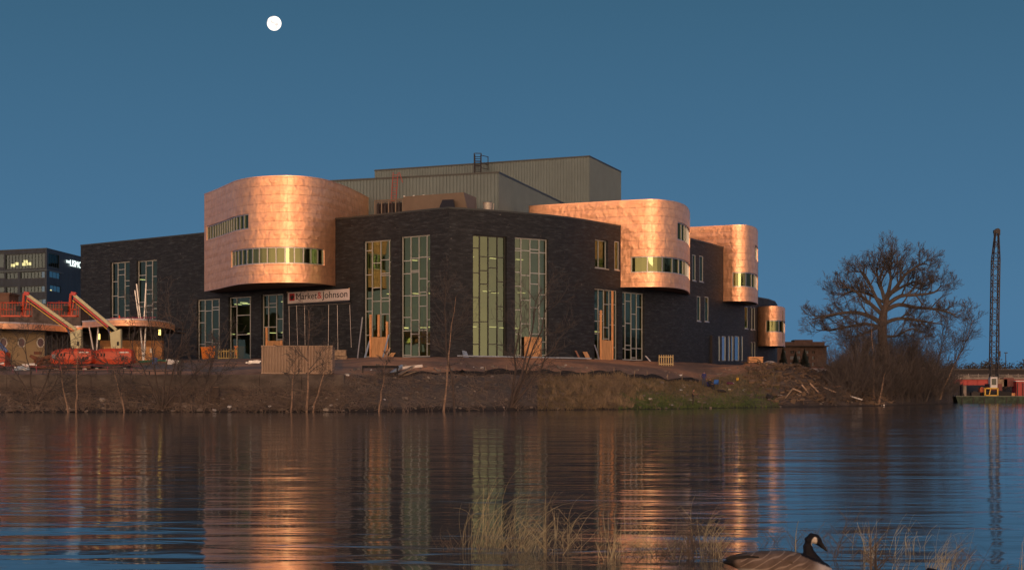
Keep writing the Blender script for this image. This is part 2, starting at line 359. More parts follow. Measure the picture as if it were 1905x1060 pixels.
def window(parent, path, op, cols, trans, glass, fm, depth=.35, fw=.11, name='window', flat=False):
    """op=(u0,u1,z0,z1); cols = list of u; trans = per column list of z"""
    u0, u1, z0, z1 = op; g = MB(); uu = [u0] + [u for u in path.s if u0 + 1e-3 < u < u1 - 1e-3] + [u1]
    o = -depth + .06
    for p, q in zip(uu, uu[1:]): g.face([path.at(p, o, z0), path.at(q, o, z0), path.at(q, o, z1), path.at(p, o, z1)])
    w = g.build(name, glass, parent)
    f = MB(); e = .012
    for z in (z0 + fw / 2 + e, z1 - fw / 2 - e): hbar(f, path, u0 + e, u1 - e, z, fw, o - .06, o + .09)
    for u in (u0 + fw / 2 + e, u1 - fw / 2 - e): vbar(f, path, u, z0 + fw, z1 - fw, fw, o - .061, o + .088)
    for u in cols[1:-1]: vbar(f, path, u, z0 + fw, z1 - fw, fw * .9, o - .062, o + .085)
    for i, tr in enumerate(trans):
        for z in tr:
            if z0 + .2 < z < z1 - .2: hbar(f, path, cols[i] + fw / 2, cols[i + 1] - fw / 2, z, fw * .8, o - .05, o + .07)
    fo = f.build('frame', fm, w)
    return w
# ------------------------------------------------------------------ terrain
# columns by bearing (as px), nodes: shore D, A foot, B slope top, C, E building apron
TB = [(-4000, 134, (146, 1.9), (148, 3.4), (165, 3.9), (205, 5.7)), (-300, 140, (149.3, 1.9), (150.6, 3.35), (165, 3.95), (205, 5.7)), (640, 144.5, (149.3, 1.9), (150.6, 3.35), (165, 4.4), (188, 5.7)),
      (700, 146.5, (151, 1.9), (156, 3.45), (168, 4.7), (182, 5.75)), (860, 152, (157, 1.9), (166, 3.6), (176, 4.95), (183, 5.75)), (1000, 157.5, (163, 2.0), (171, 3.6), (180, 4.9), (189, 5.75)),
      (1150, 163, (169, 1.8), (177, 3.5), (190, 4.9), (202, 5.75)), (1300, 172, (180, 1.2), (190, 2.95), (205, 4.6), (222, 5.75)), (1400, 181, (191, 1.6), (205, 4.3), (214, 5.5), (250, 5.7)),
      (1470, 187, (196, 2.1), (208, 4.7), (216, 5.2), (250, 5.4)), (1540, 192, (200, 1.9), (210, 3.5), (218, 4.0), (250, 4.6)), (1640, 199, (206, 1.0), (216, 2.6), (226, 3.4), (260, 4.2)),
      (1766, 228, (235, .9), (243, 1.6), (253, 2.2), (280, 3)), (1792, 318, (322, .8), (326, 1.6), (332, 2.6), (350, 3.6)), (1850, 344, (348, .8), (352, 1.6), (358, 2.6), (380, 4)), (6000, 420, (425, 1), (430, 2), (440, 3), (480, 5))]
def tb(px):
    px = max(TB[0][0], min(TB[-1][0], px)); i = 0
    while i < len(TB) - 2 and TB[i + 1][0] < px: i += 1
    a, b = TB[i], TB[i + 1]; t = (px - a[0]) / (b[0] - a[0]); L = lambda p, q: p + (q - p) * t
    return [(L(a[1], b[1]), 0)] + [(L(a[k][0], b[k][0]), L(a[k][1], b[k][1])) for k in range(2, 6)]
def gz(px, D, rough=True):
    nd = tb(px); d0 = nd[0][0]
    if D <= d0: z = -(d0 - D) * .22
    else:
        z = None
        for (da, za), (db, zb) in zip(nd, nd[1:]):
            if D <= db: z = za + (zb - za) * (D - da) / (db - da); break
        if z is None: z = nd[-1][1] + min(2, (D - nd[-1][0]) * .0005)
    if rough and D > d0 - 2:
        X = (px - CX) * D / F
        amp = .28 if D < nd[2][0] + 10 else .10
        if 1380 < px < 1660 and D < nd[3][0]: amp = .75
        if D > nd[4][0]: amp = .05
        amp *= min(1, max(0, (D - d0) / 4))
        z += amp * (noise.noise(Vector((X * .22, D * .3, 3.1))) + .6 * noise.noise(Vector((X * .7, D * .8, 7.7))))
    return z
def gzxy(X, Y): return gz(CX + F * X / Y, Y)
def lerp3(a, b, t): t = max(0, min(1, t)); return tuple(x + (y - x) * t for x, y in zip(a, b))
LEAF = (.115, .092, .074); DIRT = (.50, .25, .125); GRASS = (.075, .11, .026); DRY = (.22, .17, .10); RUB = (.13, .10, .075); PAVE = (.16, .13, .105)
def gcol(px, D):
    nd = tb(px); X = (px - CX) * D / F; n = noise.noise(Vector((X * .15, D * .2, 1.3))); n2 = noise.noise(Vector((X * .6, D * .7, 9.3)))
    B = nd[2][0]
    dirt = lerp3(DIRT, (.20, .13, .09), .5 + 1.2 * n)
    low = lerp3(LEAF, (.13, .105, .078), .5 + n2)
    if px > 1130: low = lerp3(low, (.145, .125, .068), (px - 1130) / 60)
    if 1150 < px < 1450:
        g = max(0, 1 - (D - nd[0][0]) / 7) * min(1, (px - 1150) / 60) * min(1, (1450 - px) / 40); low = lerp3(low, GRASS, g * 1.3 + .25 * n2)
    if 1010 < px < 1200: low = lerp3(low, DRY, max(0, .6 + 1.2 * n) * min(1, (px - 1010) / 60, (1200 - px) / 60))
    if px > 1390: low = lerp3(low, RUB, (px - 1390) / 50)
    c = lerp3(low, dirt, (D - B + .5 + 1.5 * n2) / 2.5)
    if px > 1390: c = lerp3(c, lerp3(RUB, (.08, .06, .046), .5 + n2 * 1.5), (px - 1390) / 60)
    if px < 640 and D > 158: c = lerp3(c, PAVE, .5 + n)
    if px > 1640: c = lerp3(c, (.06, .05, .04), (px - 1640) / 60)
    c = lerp3((.035, .028, .022), c, (D - nd[0][0] - .3 - .5 * n2) / 1.2)
    if D > nd[4][0] + 20: c = lerp3(c, (.05, .05, .035), (D - nd[4][0] - 20) / 50)
    return c
g = MB(); pxs = []
p = -4000
while p < -320: pxs.append(p); p += 140
while p < 2150: pxs.append(p); p += 5
while p <= 6000: pxs.append(p); p += 150
nrow = None
for px in pxs:
    nd = tb(px); ds = [nd[0][0] - 14, nd[0][0] - 5, nd[0][0] - 1.5]
    for (a, _), (b, _), k in zip(nd, nd[1:], (10, 9, 10, 12)): ds += [a + (b - a) * i / k for i in range(k)]
    e = nd[-1][0]; ds += [e, e + 5, e + 15, e + 40, e + 100, e + 300, e + 900, e + 2500, e + 6000]; nrow = len(ds)
    for D in ds:
        g.v.append(((px - CX) * D / F, D, gz(px, D))); g.col.append(gcol(px, D))
for i in range(len(pxs) - 1):
    for j in range(nrow - 1):
        a = i * nrow + j; g.addf((a, a + nrow, a + nrow + 1, a + 1))
GROUND = attr_mat('bank_soil', bump=.09, bscale=2.2, vscale=1.1)
o = g.build('ground', GROUND, smooth=True, loc=(0, 0, 0)); tagp(o, 'brown river bank and building site soil across the water', kind='structure')
# near bank, behind and under the camera
g = MB(); xs = [-1500, -400, -120] + [-60 + 3 * i for i in range(41)] + [120, 400, 1500]; ys = [-1500, -300, -80, -30, -15, -8, -3, 0, 3, 6, 9, 11, 12.6, 13.6, 14.6, 17]
for x in xs:
    for y in ys:
        z = .32 if y < 12.7 else .32 - (y - 12.6) * .32
        if -70 < x < 70 and y > -20 and y < 12.7: z += .04 * noise.noise(Vector((x * .7, y * .7, 0)))
        if 4.5 < y < 10.9 and -20 < x < 20: z -= .0
        g.v.append((x, y, z)); g.col.append(lerp3((.06, .05, .03), (.07, .075, .03), .5 + noise.noise(Vector((x * .3, y * .3, 5)))))
for i in range(len(xs) - 1):
    for j in range(len(ys) - 1):
        a = i * len(ys) + j; g.addf((a, a + len(ys), a + len(ys) + 1, a + 1))
o = g.build('near_bank', GROUND, smooth=True, loc=(0, 0, 0)); tagp(o, kind='structure')
# river
g = MB(); g.face([(-4000, -600, 0), (4000, -600, 0), (4000, 4000, 0), (-4000, 4000, 0)])
o = g.build('river_water', water_mat(), loc=(0, 0, 0)); tagp(o, kind='structure')
# moon
MOON = bpy.data.materials.new('moon_surface'); MOON.use_nodes = True; t = MOON.node_tree; t.nodes.clear()
mo = N('ShaderNodeOutputMaterial', t); me_ = N('ShaderNodeEmission', t); tcn = N('ShaderNodeTexCoord', t); nz = N('ShaderNodeTexNoise', t); nz.inputs['Scale'].default_value = .055; nz.inputs['Detail'].default_value = 2
cr = N('ShaderNodeValToRGB', t); ramp(cr, [(.36, (.53, .48, .44)), (.52, (1, .93, .84))]); t.links.new(tcn.outputs['Object'], nz.inputs[0]); t.links.new(nz.outputs[0], cr.inputs[0]); t.links.new(cr.outputs[0], me_.inputs[0]); me_.inputs[1].default_value = 1.6
t.links.new(me_.outputs[0], mo.inputs[0])
import bmesh
bm = bmesh.new(); bmesh.ops.create_icosphere(bm, subdivisions=4, radius=13.3 * 6000 / F); me = bpy.data.meshes.new('moon'); bm.to_mesh(me); bm.free(); me.materials.append(MOON)
me.polygons.foreach_set('use_smooth', [True] * len(me.polygons))
mn = bpy.data.objects.new('moon', me); COL.objects.link(mn); mn.location = px2(510, 44, 6000); tagp(mn, 'bright full moon hanging in the dusk sky', 'moon')

# ------------------------------------------------------------------ arts centre
ZB = 5.0; ZT = 22.84
bd = empty('arts_centre', (0, 200, 5.75), 'large dark brick arts centre with glowing copper bays and tall windows', 'building')
def PD(px, D): return ((px - CX) * D / F, D)
CL = (-7.27, 184.0)
left = Path([PD(150, 232.2), PD(380, 213.8), PD(612, 196.8), CL])
rp = catmull([CL, (-1.4, 187.6), (6.35, 194), (13.8, 204.6), (19.8, 213.2), (24.8, 222), (30.7, 234.3), (36.0, 248), (40.4, 262.5)], 6)
right = Path(rp)
wing = Path([(40.4, 262.6), (43.0, 268), (45.2, 275), (47.6, 287)])
def op_of(path, x0, x1, y0, y1):
    a = path.hit(x0)[0]; b = path.hit(x1)[0]; xm = (x0 + x1) / 2
    return (a, b, path.zat(xm, y1), path.zat(xm, y0))
rw = random.Random(11)
def rtrans(cols, z0, z1, step=2.6):
    out = []
    for _ in range(len(cols) - 1):
        z = z0 + rw.uniform(.8, step); t = []
        while z < z1 - .6: t.append(z); z += rw.choice([rw.uniform(.5, .9), rw.uniform(1.6, 1.5 * step), rw.uniform(1.6, 1.5 * step)])
        out.append(t)
    return out
wins = []   # (path, x0,x1,y0,y1, cols px, trans py per col or None, glass, frame)
wins += [(left, 205, 241, 487, 606, [205, 216, 229, 241], None, GLASSD, FRAME), (left, 254, 292, 484, 606, [254, 268, 280, 292], None, GLASSD, FRAME),
         (left, 366, 409, 556, 672, [366, 378, 391, 404, 409], [[578, 600, 640], [578, 636], [571, 576, 612, 638], [576, 612]], GLASSD, FRAME),
         (left, 425, 467, 552, 671, [425, 437, 462, 467], [[570], [586, 622], [567, 605, 611]], GLASSD, FRAME),
         (left, 486, 527, 547, 667, [486, 496, 511, 523, 527], [[571, 608], [564, 571, 608], [593, 631], [582, 606]], GLASSD, FRAME),
         (left, 676, 727, 447, 664, [676, 689, 705, 721, 727], [[466, 511, 555, 579, 623], [489, 535, 560], [483, 508, 512, 554, 560, 584], [487, 513, 557, 598, 620]], GLASS, FRAME),
         (left, 745, 800, 438, 664, [745, 761, 776, 791, 800], [[485, 509, 550, 590, 615, 660], [480, 503, 506, 550, 595, 621], [478, 518, 543, 549, 569, 614], [478, 523, 594, 639]], GLASS, FRAME),
         (right, 880, 943, 438, 665, [880, 895, 911, 928, 943], [[461, 507, 553, 599, 640], [477, 503, 528, 598], [478, 498, 543, 640], [479, 524, 570, 597, 641]], GLASSW, DFRAME),
         (right, 958, 1020, 443, 665, [958, 972, 989, 1006, 1020], [[462, 466, 506, 532, 576, 621, 660], [466, 512, 558, 602], [464, 470, 508, 528, 572, 621], [470, 509, 548, 592, 636, 660]], GLASSW, FRAME),
         (right, 1107, 1131, 446, 499, [1107, 1117, 1131], [[], []], GLASSW, FRAME), (right, 1143, 1151, 449, 502, [1143, 1151], [[]], GLASS, FRAME),
         (right, 1106, 1150, 538, 669, [1106, 1117, 1127, 1137, 1150], [[574, 597, 620], [584, 597], [566, 609, 630], [566, 604, 646]], GLASSW, FRAME),
         (right, 1158, 1199, 544, 670, [1158, 1167, 1178, 1188, 1199], [[565, 606, 648], [560, 601, 642, 650], [584, 612, 648, 665], [571, 612, 648]], GLASSW, FRAME),
         (right, 1288, 1294, 474, 522, [1288, 1294], [[]], GLASSW, FRAME), (right, 1301, 1308, 476, 524, [1301, 1308], [[]], GLASSW, FRAME),
         (right, 1296.5, 1303, 551, 597, [1296.5, 1303], [[]], GLASS, FRAME), (right, 1311, 1318, 552, 598, [1311, 1318], [[]], GLASS, FRAME),
         (right, 1385.5, 1391, 570, 611, [1385.5, 1391], [[]], GLASS, FRAME), (right, 1396.5, 1399.5, 571, 613, [1396.5, 1399.5], [[]], GLASS, FRAME), (right, 1401.5, 1404.5, 572, 613, [1401.5, 1404.5], [[]], GLASS, FRAME),
         (right, 1397, 1400, 636, 669, [1397, 1400], [[]], GLASSW, FRAME), (right, 1402, 1405, 636, 669, [1402, 1405], [[]], GLASSW, FRAME)]
for a, b in ((1336.5, 1339.5), (1343, 1350), (1354.5, 1358), (1360.5, 1364.5), (1367, 1375), (1379, 1382)): wins.append((right, a, b, 625, 671, [a, b], [[]], GLASSK, FRAME))
ops = {id(left): [], id(right): []}
for w in wins: ops[id(w[0])].append(op_of(*w[:5]))
# vertical order check is automatic; build brick shells
wb = MB(); wall_mesh(wb, left, ZB, ZT, ops[id(left)], .45); wb.build('brick_wall', BRICK, bd)
wb = MB(); wall_mesh(wb, right, ZB, ZT, ops[id(right)], .45); wb.build('brick_wall', BRICK, bd)
back = [(40.4, 262.6), (30, 290), (-20, 300), (-58, 285)]
wb = MB(); wall_mesh(wb, Path(back + [PD(150, 232.2)]), ZB, ZT, [], .2); wb.build('brick_wall', BRICK, bd)
wb = MB(); wall_mesh(wb, wing, ZB, 17.05, [], .2); wall_mesh(wb, Path([(47.6, 287), (35, 300)]), ZB, 17.05, [], .2); wb.build('brick_wall', BRICK, bd)
def inset(pth, d): return [(q.x, q.y) for q in (pth.at(u, -d) for u in pth.s)]
rb = MB(); poly = inset(left, .3)[:-1] + inset(right, .3) + [(30, 289.5), (-20, 299.5), (-57, 284.5)]
rb.prism(poly, ZT - 1.2, ZT - .9); wp = inset(wing, .3) + [(35, 299.5), (30, 289.5)]; rb.prism(wp, 16.3, 16.6); rb.build('roof', mat('roof_membrane', (.06, .06, .06), .9), bd)
for pth, z in ((left, ZT), (right, ZT), (wing, 17.05)):
    cp = MB(); hbar(cp, pth, 0, pth.s[-1], z + .10, .2, -.45, .06); cp.build('parapet_cap', CAP, bd)
for (pth, x0, x1, y0, y1, cols, tr, gl, fm), in zip(wins):
    o_ = op_of(pth, x0, x1, y0, y1); us = [pth.hit(c)[0] for c in cols]
    if tr is None: tz = rtrans(cols, o_[2], o_[3])
    else: tz = [[pth.zat((cols[i] + cols[i + 1]) / 2, y) for y in t] for i, t in enumerate(tr)]
    narrow = (x1 - x0) < 12
    window(bd, pth, o_, us, tz, gl, fm, depth=.16 if narrow else .45, fw=.10 if narrow else .13)
# sills under the small upper windows
for (pth, x0, x1, y0, y1, *_r) in wins:
    if y1 < 620 and x1 - x0 < 30 and x0 > 1000:
        o_ = op_of(pth, x0, x1, y0, y1); sm = MB(); hbar(sm, pth, o_[0] - .1, o_[1] + .1, o_[2] - .06, .12, -.3, .12); sm.build('window_sill', GALV, bd)
# interior: slabs, rear wall, ceiling lamps
inl = Path([left.at(2, -9), left.at(30, -9), left.at(52, -9), (-8.2, 198)]); inr = Path([(-8.0, 198), (-3, 202), (3, 209), (9, 216), (17, 232), (27, 252)])
im = MB()
for pth in (inl, inr): wall_mesh(im, pth, ZB, ZT - 1.3, [], .2)
im.build('interior_wall', INTW, bd)
im = MB()
for z in (5.62, 9.9, 14.1, 18.3):
    for pth, q in ((left, inl), (right, inr)):
        n = 10
        for k in range(n):
            if pth is right: t0, t1 = k / n * .82, (k + 1) / n * .82
            else: t0, t1 = .02 + .98 * k / n, .02 + .98 * (k + 1) / n
            a, b = pth.at(t0 * pth.s[-1], -2.2 if z > 6 else -.6), pth.at(t1 * pth.s[-1], -2.2 if z > 6 else -.6); c, d = q.at(t1 * q.s[-1]), q.at(t0 * q.s[-1])
            im.hexa([(p_.x, p_.y, z - .25) for p_ in (a, b, c, d)] + [(p_.x, p_.y, z) for p_ in (a, b, c, d)])
im.build('floor_slab', INTF, bd)
rl = random.Random(3)
for pth, rng in ((left, [(660, 810)]), (right, [(870, 1030), (1100, 1200)]), (left, [(366, 530), (205, 292)])):
    for a, b in rng:
        px = a
        while px < b:
            for z in (9.55, 13.75, 17.95, 21.3):
                if rl.random() < .45: continue
                h = pth.hit(px)
                if not h: continue
                p_ = pth.at(h[0], -rl.uniform(3.5, 7.5)); lm = MB(); lm.box((p_.x, p_.y, z), (1.1, .25, .06), rz=.8); lm.build('ceiling_lamp', LAMPI, bd)
            px += 17
u_ = left.hit(664)[0]; im = MB(); wall_mesh(im, Path([left.at(u_, -9)[:2], left.at(u_, -.5)[:2]]), ZB, ZT - 1.4, [], .2); im.build('interior_wall', INTW, bd)
rl = random.Random(5)
PART = mat('interior_board', (.35, .27, .12), .8, var=.5, scale=.6)
for pth, a, b in ((left, 670, 805), (right, 875, 1025), (right, 1100, 1200)):
    for k in range(22):
        px = rl.uniform(a, b); h = pth.hit(px); p_ = pth.at(h[0], -rl.uniform(4, 8)); z = rl.choice([5.65, 9.9, 14.1, 18.3]); hh = rl.uniform(.6, 3)
        im = MB(); im.box((p_.x, p_.y, z + hh / 2), (rl.uniform(.2, 1.6), .3, hh), rz=rl.uniform(0, 3)); im.build('interior_board', PART, bd)

# --- copper bays
def bay(pts, zb, zt, wl, closing, glass=GLASSB, n=5):
    """pts in (px, D); wl: list of (px0,px1,z0,z1,ncols)"""
    pth = Path(catmull([PD(*q) for q in pts], n)) if n else Path([PD(*q) for q in pts])
    opn = []
    for (a, b, z0, z1, k) in wl:
        u0 = pth.hit(a)[0] if not isinstance(a, tuple) else a[0] * pth.s[-1]; u1 = pth.hit(b)[0] if not isinstance(b, tuple) else b[0] * pth.s[-1]
        opn.append((u0, u1, z0, z1))
    m = MB(); wall_mesh(m, pth, zb, zt, opn, .3)
    o = m.build('copper_bay', COPPER, bd, smooth=True)
    for p_ in o.data.polygons:
        if p_.normal.z ** 2 > .5: p_.use_smooth = False
    cl = [tuple(pth.p[-1])] + closing + [tuple(pth.p[0])]
    m = MB(); wall_mesh(m, Path(cl), zb, zt, [], .2); b2 = m.build('side_cladding', COPPER, o)
    cxx = sum(q[0] for q in closing) / len(closing); cyy = sum(q[1] for q in closing) / len(closing)
    poly = [(q[0] + (cxx - q[0]) * .012, q[1] + (cyy - q[1]) * .012) for q in [tuple(q) for q in pth.p] + closing]
    m = MB(); m.prism(poly, zt - .5, zt - .3); m.build('bay_roof', CAP, o)
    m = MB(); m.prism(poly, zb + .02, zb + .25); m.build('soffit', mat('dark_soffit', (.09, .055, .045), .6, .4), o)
    for z, w_, q_ in ((zt + .07, .13, .02), (zb - .05, .09, .02)):
        e = MB(); hbar(e, pth, 0, pth.s[-1], z, w_, -.2, q_); e.build('edge_trim', mat('copper_trim', (.86, .50, .32), .4, .9), o)
    for (u0, u1, z0, z1), (_, _, _, _, k) in zip(opn, wl):
        gm_ = MB(); uu = [u0] + [u for u in pth.s if u0 + 1e-3 < u < u1 - 1e-3] + [u1]; off = -.24
        for p_, q_ in zip(uu, uu[1:]): gm_.face([pth.at(p_, off, z0), pth.at(q_, off, z0), pth.at(q_, off, z1), pth.at(p_, off, z1)])
        gm_.build('bay_window', glass, o)
        f = MB()
        for z in (z0 + .07, z1 - .07): hbar(f, pth, u0 + .01, u1 - .01, z, .11, off - .05, off + .1)
        for i in range(k + 1):
            u = u0 + .07 + (u1 - u0 - .14) * i / k; vbar(f, pth, u, z0 + .12, z1 - .12, .12, off - .05, off + .12)
        f.build('mullions', GALV, o)
        # blind behind
        bl = MB(); rb_ = random.Random(int(u0 * 10))
        for i in range(k):
            a_, b_ = u0 + (u1 - u0) * i / k, u0 + (u1 - u0) * (i + 1) / k
            if rb_.random() < .55: bl = MB(); vbar(bl, pth, (a_ + b_) / 2, z0, z1, (b_ - a_) * .9, off - .5, off - .46); bl.build('roller_blind', mat('pale_blind', (.40, .41, .27), .8), o)
    im_ = MB(); hbar(im_, pth, .2 * pth.s[-1] * 0 + .3, pth.s[-1] - .3, (zb + zt) / 2, zt - zb - 1, -4.2, -4.0); im_.build('room_wall', mat('room_wall_paint', (.22, .22, .12), .9), o)
    return o, pth
b1, p1 = bay([(380, 207.6), (400, 203.4), (420, 198.6), (440, 194.2), (470, 191.3), (510, 190.0), (545, 189.9), (580, 191.2), (612, 194.2), (650, 201.5), (690, 212.9)], 14.84, 27.3,
    [(384, 462, 21.3, 23.12, 15), (430, 604, 17.0, 18.98, 14)], [(-24, 224), (-38, 222)])
b2, p2 = bay([(985, 211), (993, 210.3), (1080, 207.3), (1154, 204.8), (1215, 203.4), (1250, 205.2), (1268, 208.0), (1277, 211.2), (1282, 216), (1283.5, 221)], 15.2, 26.1,
    [(1173, (.972, 0), 16.95, 19.0, 10), (1260.5, (.985, 0), 21.4, 23.7, 7)], [(22, 232), (4, 224)])
b3, p3 = bay([(1278, 238), (1284, 237.8), (1343, 235.4), (1368, 234.4), (1388, 234.6), (1401, 236.8), (1408, 240.5), (1410, 246)], 15.1, 26.05,
    [(1362, (.96, 0), 17.1, 19.25, 6), (1404.5, (.985, 0), 21.5, 23.6, 2)], [(34, 256), (26, 250)], n=4)
b4, p4 = bay([(1409, 264), (1410, 262.4), (1420, 260.9), (1435, 260.2), (1449, 260.8), (1457, 263.2), (1460.5, 268), (1459.5, 275)], 9.25, 15.5,
    [(1424, (.85, 0), 11.4, 13.35, 5)], [(44, 278), (41, 270)], n=4)

# --- ribbed metal volumes (stage house)
def ribbed(name, pts, z0, z1, pitch=.47):
    m = MB()
    for a, b in zip(pts, pts[1:]):
        a = Vector(a); b = Vector(b); L = (b - a).length; t = (b - a) / L; n = Vector((t.y, -t.x)); k = max(2, int(L / pitch)); st = L / k
        prof = []
        for i in range(k):
            for (f, o_) in ((0, 0), (.62, 0), (.70, -.09), (.92, -.09)): prof.append(a + t * (i + f) * st + n * o_)
        prof.append(b)
        for p_, q in zip(prof, prof[1:]): m.face([(p_.x, p_.y, z0), (q.x, q.y, z0), (q.x, q.y, z1), (p_.x, p_.y, z1)])
    o = m.build(name, SIDING, bd)
    c = MB(); pt = Path(pts); c.prism(inset(pt, .3)[:-1], z1 - .3, z1 - .15); hbar(c, pt, 0, pt.s[-1], z1 + .05, .24, -.2, .06); c.build('roof_edge', CAP, o)
    return o
def S(px, D): return ((px - CX) * D / F, D)
ribbed('stage_tower', [S(697, 261), S(1097, 245), S(1155.5, 262.4), (2, 285), (-20, 283), S(697, 261)], 21, 37.7)
ribbed('stage_house', [S(600, 214), S(928, 205), S(1060, 243), (-10, 250), S(600, 214)], 21, 29.8)
# ladders fixed to the roofs
lad = MB(); D = 244.5
def rail_ladder(m, x, y, z0, z1, w, cage=False, lean=0, r=.05):
    for s_ in (-1, 1): m.tube([(x + s_ * w / 2 - lean, y, z0), (x + s_ * w / 2, y, z1)], r, 5)
    k = int((z1 - z0) / .32)
    for i in range(k):
        t = i / k; m.tube([(x - w / 2 - lean * (1 - t), y, z0 + t * (z1 - z0)), (x + w / 2 - lean * (1 - t), y, z0 + t * (z1 - z0))], r * .7, 4)
c0 = px2(889, 320, 251); z1 = px2(889, 288, 251).z
rail_ladder(lad, c0.x, 251, 30, z1, .9, r=.07)
for z in (36.9, 37.6, z1):
    lad.tube([(c0.x - .55, 251, z), (c0.x - .55, 249.6, z), (c0.x + .55, 249.6, z), (c0.x + .55, 251, z)], .07, 5)
    lad.tube([(c0.x + .5, 251, z - .1), (c0.x + 1.6, 251, z - .35)], .06, 5)
for x in (-.55, .55): lad.tube([(c0.x + x, 249.6, 35), (c0.x + x, 249.6, z1)], .07, 5)
lad.tube([(c0.x + 1.6, 251, 36.5), (c0.x + 1.6, 251, z1 - .3)], .07, 5)
lad.build('roof_ladder', DSTEEL, bd)
o = None
m = MB(); D = 209; a = px2(732, 366, D)
rail_ladder(m, a.x + .3, 208.9, 24, px2(737, 321, D).z, .65, lean=.5, r=.05); m.tube([(a.x + 1.2, 208.9, px2(0, 340, D).z), (a.x + .8, 208.9, px2(0, 321, D).z)], .05, 5)
o = m.build('extension_ladder', mat('red_ladder_paint', (.30, .05, .04), .6)); tagp(o, 'thin red extension ladder leaning on the grey ribbed stage wall', 'ladder')
# rooftop plant
RT = ZT - .9
pl = empty('rooftop_air_handler', (px2(790, 0, 199).x, 199, RT), 'long brown rooftop air handler with hooded intake behind the brick parapet', 'air handler', rz=0)
def rooft(px, D, yy): return px2(px, yy, D)
BRN = mat('brown_housing', (.145, .115, .085), .6, .2, var=.1, scale=.6)
m = MB(); a = px2(750, 372, 199); b = px2(885, 365, 199); zt = px2(0, 364, 199).z
m.hexa([(px2(750, 0, 200).x, 200, RT), (px2(878, 0, 196).x, 196, RT), (px2(888, 0, 201).x, 201, RT), (px2(760, 0, 204).x, 204, RT), (px2(750, 0, 200).x, 200, zt), (px2(862, 0, 196).x, 196, zt + .05), (px2(886, 0, 201).x, 201, zt), (px2(760, 0, 204).x, 204, zt)])
m.build('housing', BRN, pl)
m = MB(); hx = px2(832, 0, 195.6).x; z = px2(0, 385, 195.6).z
m.hexa([(hx - .95, 195.3, z - .1), (hx + .95, 195.0, z - .1), (hx + .95, 196.4, z - .1), (hx - .95, 196.8, z - .1), (hx - .6, 196.2, z + .95), (hx + .7, 195.9, z + .95), (hx + .8, 196.4, z + .95), (hx - .7, 196.8, z + .95)])
m.build('intake_hood', DSTEEL, pl)
m = MB(); zz = zt
for i in range(7): q = px2(752 + i * 18, 0, 199.9 - i * .5); m = MB(); m.box((q.x, q.y - .05, zz + .02), (.22, .1, .12)); m.build('lifting_lug', WHITE, pl)
m = MB(); x0, x1 = px2(697, 0, 202).x, px2(749, 0, 200.2).x; ztc = px2(0, 372, 201).z
ch = empty('chiller', ((x0 + x1) / 2, 201, RT), 'open framed condenser unit left of the rooftop air handler', 'condenser')
for i in range(5):
    t = i / 4; x = x0 + (x1 - x0) * t; y = 202 - 1.8 * t; m.box((x, y, (RT + ztc) / 2), (.14, .14, ztc - RT)); m.box((x, y + 2, (RT + ztc) / 2), (.14, .14, ztc - RT))
for z in (ztc, RT + .9): m.beam((x0, 202, z), (x1, 200.2, z), .15, .15); m.beam((x0, 204, z), (x1, 202.2, z), .15, .15)
m.build('frame', BRN, ch)
for i in range(4):
    t = (i + .5) / 4; x = x0 + (x1 - x0) * t; m = MB(); m.tube([(x, 202.1 - 1.8 * t, RT + 1.0), (x, 202.1 - 1.8 * t, ztc - .25)], [.36, .06], 4); m.build('fan_cone', DSTEEL, ch)
m = MB(); m.box(((x0 + x1) / 2, 202.4, (RT + ztc) / 2 - .1), (3.7, .1, ztc - RT - .3), rz=-.475); m.build('coil', DSTEEL, ch)
m = MB(); q = px2(907, 0, 196); m.cyl((q.x, 196, RT), (q.x, 196, px2(0, 377, 196).z), .55, 20); m.tube([(q.x, 196, px2(0, 377, 196).z), (q.x, 196, px2(0, 376, 196).z)], [.66, .5], 20); m.tube([(q.x + .5, 196, RT), (q.x + .75, 196.3, px2(0, 378, 196).z)], .1, 6)
o = m.build('vent_drum', mat('dull_zinc', (.32, .31, .27), .5, .4, var=.2, scale=2), smooth=False); tagp(o, 'pale metal vent drum on the roof behind the parapet', 'roof vent')
# ------------------------------------------------------------------ bare trees and shrubs
def rot_about(d, ang, az):
    d = d.normalized(); u = d.orthogonal().normalized(); w = d.cross(u); r = u * math.cos(az) + w * math.sin(az)
    return (d * math.cos(ang) + r * math.sin(ang)).normalized()
def grow(mb, rng, p, d, L, r, lv, nch, up=.12, jit=.22, rmin=.014, ratio=(.5, .8), ang=(25, 60), start=.3):
    n = 5 if lv >= 2 else (3 if lv == 1 else 2)
    pts = [p.copy()]; rad = [r]; q = p.copy(); dd = d.normalized()
    for i in range(n):
        dd = (dd + Vector((rng.gauss(0, jit), rng.gauss(0, jit), rng.gauss(0, jit) + up))).normalized()
        q = q + dd * (L / n); pts.append(q.copy()); rad.append(max(rmin, r * (1 - .75 * (i + 1) / n)))
    mb.tube(pts, rad, 6 if r > .12 else (4 if r > .04 else 3), cap=False)
    if lv <= 0: return
    for k in range(nch[0]):
        t = start + (1 - start) * (k + rng.random()) / nch[0]; x = t * n; i = min(n - 1, int(x)); f = x - i
        b = pts[i].lerp(pts[i + 1], f); rr = rad[i] + (rad[i + 1] - rad[i]) * f
        bd_ = (pts[i + 1] - pts[i]).normalized(); cd = rot_about(bd_, R(rng.uniform(*ang)), rng.uniform(0, 6.28))
        grow(mb, rng, b, cd, L * rng.uniform(*ratio) * (1.1 - .45 * t), max(rmin, rr * .62), lv - 1, nch[1:] or nch, up, jit, rmin, ratio, ang, .2)
